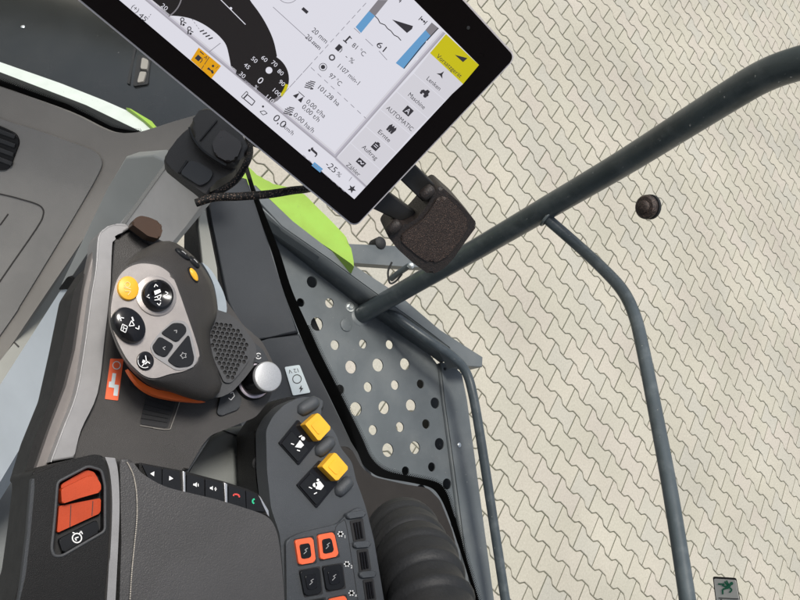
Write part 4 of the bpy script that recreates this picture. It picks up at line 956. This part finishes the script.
prism('recess_floor', rp, grow(rec, .99) if False else rec, .001, 'under', ar, h=-.0095, bevel=0)
sw = prism('orange_switch', rp, fillet([(59, 506), (101, 498), (100.5, 513), (57, 533)], 2), .004, 'orange', ar, h=-.004, bevel=.0012)
prism('paddle', rp, fillet([(61, 489), (90, 475), (97, 478), (101, 484), (101, 492), (80, 498), (62, 504)], 2.5), .010, 'orange', sw, h=.002, bevel=.0022, seg=4)
prism('paddle_back', rp, fillet([(61, 484.5), (86, 469.5), (94, 472), (99, 480), (62, 494)], 2), .008, 'orange', sw, h=-.002, bevel=.0015)
groove('switch_seam', rp, [(71, 505), (70, 527)], .7, 'seam', sw, -.0037)
groove('switch_seam', rp, [(93, 501), (92, 516)], .7, 'seam', sw, -.0037)
hb = prism('head_button', rp, fillet([(58.5, 539.5), (97, 520), (100, 531.5), (63, 553)], 2.5), .004, 'softblack', ar, h=-.0015, bevel=.001)
ink = Ink(rp, -.0011); ink.arc((77, 538), 4.6, 1.2, 0, 360, 18); ink.line([(78.5, 537), (75, 538.2), (76.5, 540.5)], 1.1); ink.line([(79.5, 533.5), (81, 531), (82.5, 534)], 1.0); ink.line([(74.5, 533), (72.5, 532.5)], 1.0); ink.done('symbol', 'white', hb)
# keypad along the front of the pad
kz = hz(ZA - .014); kp = prism('keypad', kz, fillet([(139, 462.5), (182, 470.5), (224, 481.5), (246, 488.5), (260, 495), (270, 517), (262, 530), (140, 500)], 2), .02, 'plastic_black', ar, bevel=.001)
K0 = lambda x, y: (140 + x / 5.714, 450 + y / 5.714)
for q in ([K0(243, 118), K0(260, 126), K0(262, 250), K0(246, 240)], [K0(480, 184), K0(500, 194), K0(502, 330), K0(486, 320)], [K0(668, 250), K0(690, 268), K0(735, 345), K0(740, 384), K0(722, 365), K0(700, 300)]):
    prism('divider', kz, q, .004, 'chrome', kp, h=.0024, bevel=.0006)
def K(x, y): return (140 + x / 5.714, 450 + y / 5.714)
keys = [([K(12, 84), K(122, 105), K(124, 205), K(60, 185)], 'tri_l'), ([K(130, 106), K(225, 124), K(232, 235), K(128, 208)], 'tri_r'), ([K(268, 138), K(366, 164), K(368, 275), K(266, 250)], 'spk'), ([K(374, 166), K(474, 190), K(480, 310), K(374, 280)], 'spk2'), ([K(506, 205), K(600, 230), K(606, 345), K(506, 318)], 'red'), ([K(606, 232), K(665, 252), K(690, 285), K(716, 352), K(610, 346)], 'grn')]
for q, kind in keys:
    kk = prism('key', kz, fillet(q, 1.2), .004, 'softblack', kp, h=.0022, bevel=.0008)
    ink = Ink(kz, .0026)
    if kind == 'tri_l': ink.poly([K(58, 135), K(82, 122), K(80, 150)]); m_ = 'white'
    elif kind == 'tri_r': ink.poly([K(190, 163), K(168, 148), K(166, 174)]); m_ = 'white'
    elif kind == 'spk': ink.poly([K(305, 192), K(315, 192), K(325, 184), K(324, 212), K(314, 204), K(304, 202)]); ink.line([K(332, 192), K(333, 208)], .8); m_ = 'white'
    elif kind == 'spk2': ink.poly([K(400, 212), K(408, 212), K(416, 205), K(416, 230), K(408, 224), K(400, 222)]); ink.line([K(425, 222), K(438, 224)], .9); ink.line([K(432, 213), K(431, 233)], .9); m_ = 'white'
    elif kind == 'red': ink.line([K(533, 262), K(538, 253), K(556, 253), K(568, 262), K(566, 270)], 1.5); m_ = 'redprint'
    else: ink.line([K(655, 280), K(645, 284), K(643, 298), K(652, 306)], 1.5); m_ = 'greenprint'
    ink.done('symbol', m_, kk)

# ------------------------------------------------------------------ switch panel on the right
ZS = 2.868; qp = hz(ZS)
sp = thing('switch_panel', 'slate grey switch panel with yellow levers and orange framed switches', 'control panel', tuple(qp.at((320, 500))))
pan = [(266, 430), (273, 416), (285, 404), (301, 397), (320, 397), (325, 404), (318, 412), (331, 427), (337, 436), (340, 447), (352, 462), (356, 480), (361, 493), (366, 508), (374, 540), (384, 600), (440, 1000), (330, 1000), (285, 600), (280, 535), (271, 508), (267, 470)]
prism('panel_top', qp, fillet(pan, 5), .022, 'console', sp, bevel=.006, seg=5)
prism('panel_body', hz(ZS - .024), fillet(grow(pan, .97), 4), .06, 'plastic_black', sp, bevel=.003)
prism('side_cover', hz(ZS - .03), fillet([(254, 432), (262, 420), (276, 402), (290, 396), (300, 400), (280, 440), (276, 500), (285, 540), (290, 690), (274, 690), (262, 520), (256, 480)], 4), .04, 'plastic_black', sp, bevel=.004)
lathe('grommet', hz(ZS - .03).at((259.5, 463)), Vector((-.5, -.1, 1)), [(.007, -.002), (.007, .002), (.004, .003), (.003, .0005)], 'rubber', sp, 20)
prism('rear_step', qp, fillet([(286, 540), (300, 533), (338, 524), (349, 512), (362, 506), (374, 540), (384, 600), (438, 1000), (332, 1000), (287, 610)], 5), .004, 'console', sp, h=.0042, bevel=.003, seg=4)
for a, b in (((297, 413), (319, 399)), ((315, 455), (334, 438)), ((335, 495), (352, 478))):
    A_w = qp.at(a, -.001); B_w = qp.at(b, .003); n8 = 9
    pts = [A_w.lerp(B_w, k / (n8 - 1)) for k in range(n8)]; rad = [.0068 * math.sqrt(max(.02, 1 - (2 * k / (n8 - 1) - 1) ** 4)) for k in range(n8)]
    bm = bmesh.new(); add_tube(bm, pts, 0, 18, rad); link('finger_rest', bm, 'console', sp, 60, False)
for pq, yq, ic_c, kind in (([(279, 443), (299, 465), (318.5, 441), (298, 419.5)], [(305, 424), (318, 412.5), (331.5, 428), (319, 441.5)], (298, 443), 0), ([(297, 485), (317, 508), (338, 482.5), (320, 460)], [(322, 466.5), (335, 452), (349, 468), (337, 481.5)], (316, 486), 1)):
    fr_ = prism('lever_frame', qp, fillet(pq, 1.2), .003, 'gloss', sp, h=.0025, bevel=.001)
    prism('lever_plate', qp, fillet(quad_in([pq[0], pq[1], tuple(Vector(pq[1]).lerp(Vector(pq[2]), .62)), tuple(Vector(pq[0]).lerp(Vector(pq[3]), .62))], .84), 1), .002, 'softblack', fr_, h=.0038, bevel=.0006)
    # the lever: wedge shaped paddle lifted above its frame
    yv = prism('yellow_lever', qp, fillet(yq, 1.8), .010, 'yellow', sp, h=.0125, bevel=.0022, seg=4)
    prism('lever_tip', qp, fillet(quad_in(yq, .55), 1.2), .002, 'yellow', yv, h=.0133, bevel=.0008)
    prism('lever_neck', qp, quad_in(yq, .9), .012, 'plastic_black', yv, h=.004, bevel=.001)
    ink = Ink(qp, .0043); x, y = ic_c
    if kind == 0:
        ink.poly([(x - 3, y + 4), (x + 2, y - 3), (x + 6, y + 2), (x + 3, y + 5)]); ink.disc((x + 5, y - 4.5), 2); ink.line([(x + 1, y - 6), (x + 4, y - 7.5)], 1); ink.line([(x - 7, y + .5), (x - 4, y + 1.5)], 1); ink.line([(x - 1, y + 7), (x + 2, y + 8)], 1)
    else:
        ink.poly([(x - 1, y - 3), (x + 4, y - 5), (x + 8, y), (x + 5, y + 4), (x, y + 3)]); ink.disc((x - 1, y - 1), 2.2); ink.disc((x + 2, y - 6), 1.3); ink.line([(x - 7, y + 1), (x - 4, y + 2.5)], 1); ink.line([(x - 2, y + 8), (x + 1, y + 6.5)], 1)
    ink.done('symbol', 'white', fr_)
for q, c in (([(295, 540), (313, 537), (316, 562), (299, 565)], 1), ([(318, 535), (334, 532), (339, 556), (320.5, 560)], 1), ([(300, 571), (319.5, 567.5), (322, 593), (305, 596)], 0), ([(323, 567), (342, 564), (345, 587.5), (327, 591)], 0), ([(329, 599), (346, 595.5), (351, 620), (333, 625)], 1), ([(306, 602), (325, 598.5), (328, 624), (310, 628)], 0)):
    well = prism('switch_well', qp, fillet(grow(q, 1.10), 1.5), .001, 'under', sp, h=.0047, bevel=0)
    f_ = prism('switch_frame', qp, fillet(q, 3), .004, 'orange_red' if c else 'softblack', sp, h=.0072, bevel=.0012)
    prism('switch_cap', qp, fillet(grow(q, .58), 2.5), .002, 'gloss' if not c else 'softblack', f_, h=.0080, bevel=.0008)
    ink = Ink(qp, .0084); cx = sum(p[0] for p in q) / 4; cy = sum(p[1] for p in q) / 4
    ink.line([(cx - 2, cy + 3), (cx + 1, cy), (cx - 1, cy - 1), (cx + 2, cy - 3)], .6); ink.done('symbol', 'greyprint', f_)
for q in ([(350, 521), (363, 518), (366, 540), (354, 542.5)], [(357, 550), (368, 548.5), (371.5, 570), (359.5, 573)], [(363, 580), (373.5, 578.5), (376.5, 600), (366, 602)]):
    sw_ = prism('thumb_wheel', qp, fillet(q, 1.5), .002, 'under', sp, h=.0052, bevel=0)
    a, b, c_, d__ = [Vector(p) for p in q]
    for k in range(3):
        f = .28 + .22 * k; bm = bmesh.new(); add_tube(bm, [qp.at(a.lerp(b, f), .0056).lerp(qp.at(d__.lerp(c_, f), .0056), t) for t in (.12, .5, .88)], .0013, 8); link('ridge', bm, 'gloss', sw_, 60, False)
    prism('rest_bar', qp, fillet([a + Vector((-3, -8)), b + Vector((3, -8)), b + Vector((3.5, -2)), a + Vector((-2.5, -2))], 2.5), .006, 'console', sp, h=.0085, bevel=.0025, seg=4)
ink = Ink(qp, .0048)
for (x, y), t in (((340.5, 534), '1'), ((347, 564), '2'), ((351.5, 593), 'x')):
    for a in range(0, 360, 60): ink.line([(x, y), (x + 3.0 * math.cos(math.radians(a)), y + 3.0 * math.sin(math.radians(a)))], 1.2)
    ink.disc((x, y), 1.9); ink.text(t, (x + 4.5, y + 2.6), (1, -.15), 3.2)
ink.pieces('wheel_symbol', 'white', sp, .0012)
groove('panel_gap', qp, [(334, 540), (336, 527), (342, 521.5), (346, 523), (352, 560), (358, 600)], .5, 'under', sp, .0045)

# rubber bellows and its cover
bz = thing('bellows', 'black ribbed rubber bellows beside the switch panel by the window', 'bellows', tuple(W(420, 545, .9)))
bpl = p3((345, 450, 1.0), (440, 488, 1.02), (380, 600, .93))
prism('cover', bpl, fillet([(325, 447), (350, 446), (362, 468), (374, 477), (404, 484), (428, 488), (440, 500), (452, 530), (470, 600), (490, 690), (380, 690), (352, 560), (345, 480)], 5), .25, mat('boot_cover', (.014, .012, .011), .55, spec=.15, bump=.3, bscale=1300), bz, bevel=.008, seg=5)
ax_p = [W(398, 528, .93), W(410, 548, .885), W(421, 575, .84), W(432, 610, .80), W(442, 660, .76), W(452, 720, .73)]
P = cr(ax_p, 28, False); rad = []
tot = len(P)
L = 0; acc = [0]
for i in range(1, tot): L += (P[i] - P[i - 1]).length; acc.append(L)
for s_ in acc:
    ph = (s_ % .029) / .029
    rad.append((.0405 + .0016 * math.sin(s_ * 91) + .001 * math.sin(s_ * 233)) + .0052 * min(1, ph / .72) ** .8 * (1 if ph < .72 else max(0, 1 - (ph - .72) / .28) ** .6) - .004 * max(0, 1 - s_ / .05))
bm = bmesh.new(); add_tube(bm, P, 0, 40, rad); link('sleeve', bm, 'rubber', bz, 60, False)

# unseen part of a cab roof, added and sized to shade the interior
bm = bmesh.new(); add_prism(bm, [Vector((-1.3, -1.3, 4.2)), Vector((.30, -1.3, 4.2)), Vector((.36, .22, 4.2)), Vector((-1.3, .45, 4.2))], Vector((0, 0, 1)), .08, .02)
structure(link('cab_roof_shade', bm, mat('roof_shade_grey', (.30, .29, .28), .8)))
# ------------------------------------------------------------------ light
world = bpy.data.worlds.new('World'); sc.world = world; world.use_nodes = True
wn = world.node_tree.nodes; wlk = world.node_tree.links; bg = wn['Background']
sky = wn.new('ShaderNodeTexSky'); sky.sky_type = 'NISHITA'; sky.sun_disc = False
SUN_EL = math.radians(66); SUN_AZ = math.radians(105)      # azimuth measured from +X towards +Y
sky.sun_elevation = SUN_EL; sky.sun_rotation = math.pi / 2 - SUN_AZ; sky.dust_density = 3.0; sky.air_density = 1.0; sky.ozone_density = 1.0
bg.inputs['Strength'].default_value = .10; hs = wn.new('ShaderNodeHueSaturation'); hs.inputs['Saturation'].default_value = .55; wlk.new(sky.outputs[0], hs.inputs['Color']); wlk.new(hs.outputs[0], bg.inputs['Color'])
sun = bpy.data.lights.new('sun', 'SUN'); sun.energy = 2.1; sun.angle = math.radians(14); sun.color = (1, .965, .905)
so_ = bpy.data.objects.new('sun', sun); COL.objects.link(so_); so_.location = (4, 2, 8)
sdir = Vector((math.cos(SUN_EL) * math.cos(SUN_AZ), math.cos(SUN_EL) * math.sin(SUN_AZ), math.sin(SUN_EL)))
so_.rotation_euler = sdir.to_track_quat('Z', 'Y').to_euler()
sc.view_settings.view_transform = 'Standard'; sc.view_settings.look = 'None'; sc.view_settings.gamma = 1; sc.view_settings.use_curve_mapping = False
sc.view_settings.exposure = .74
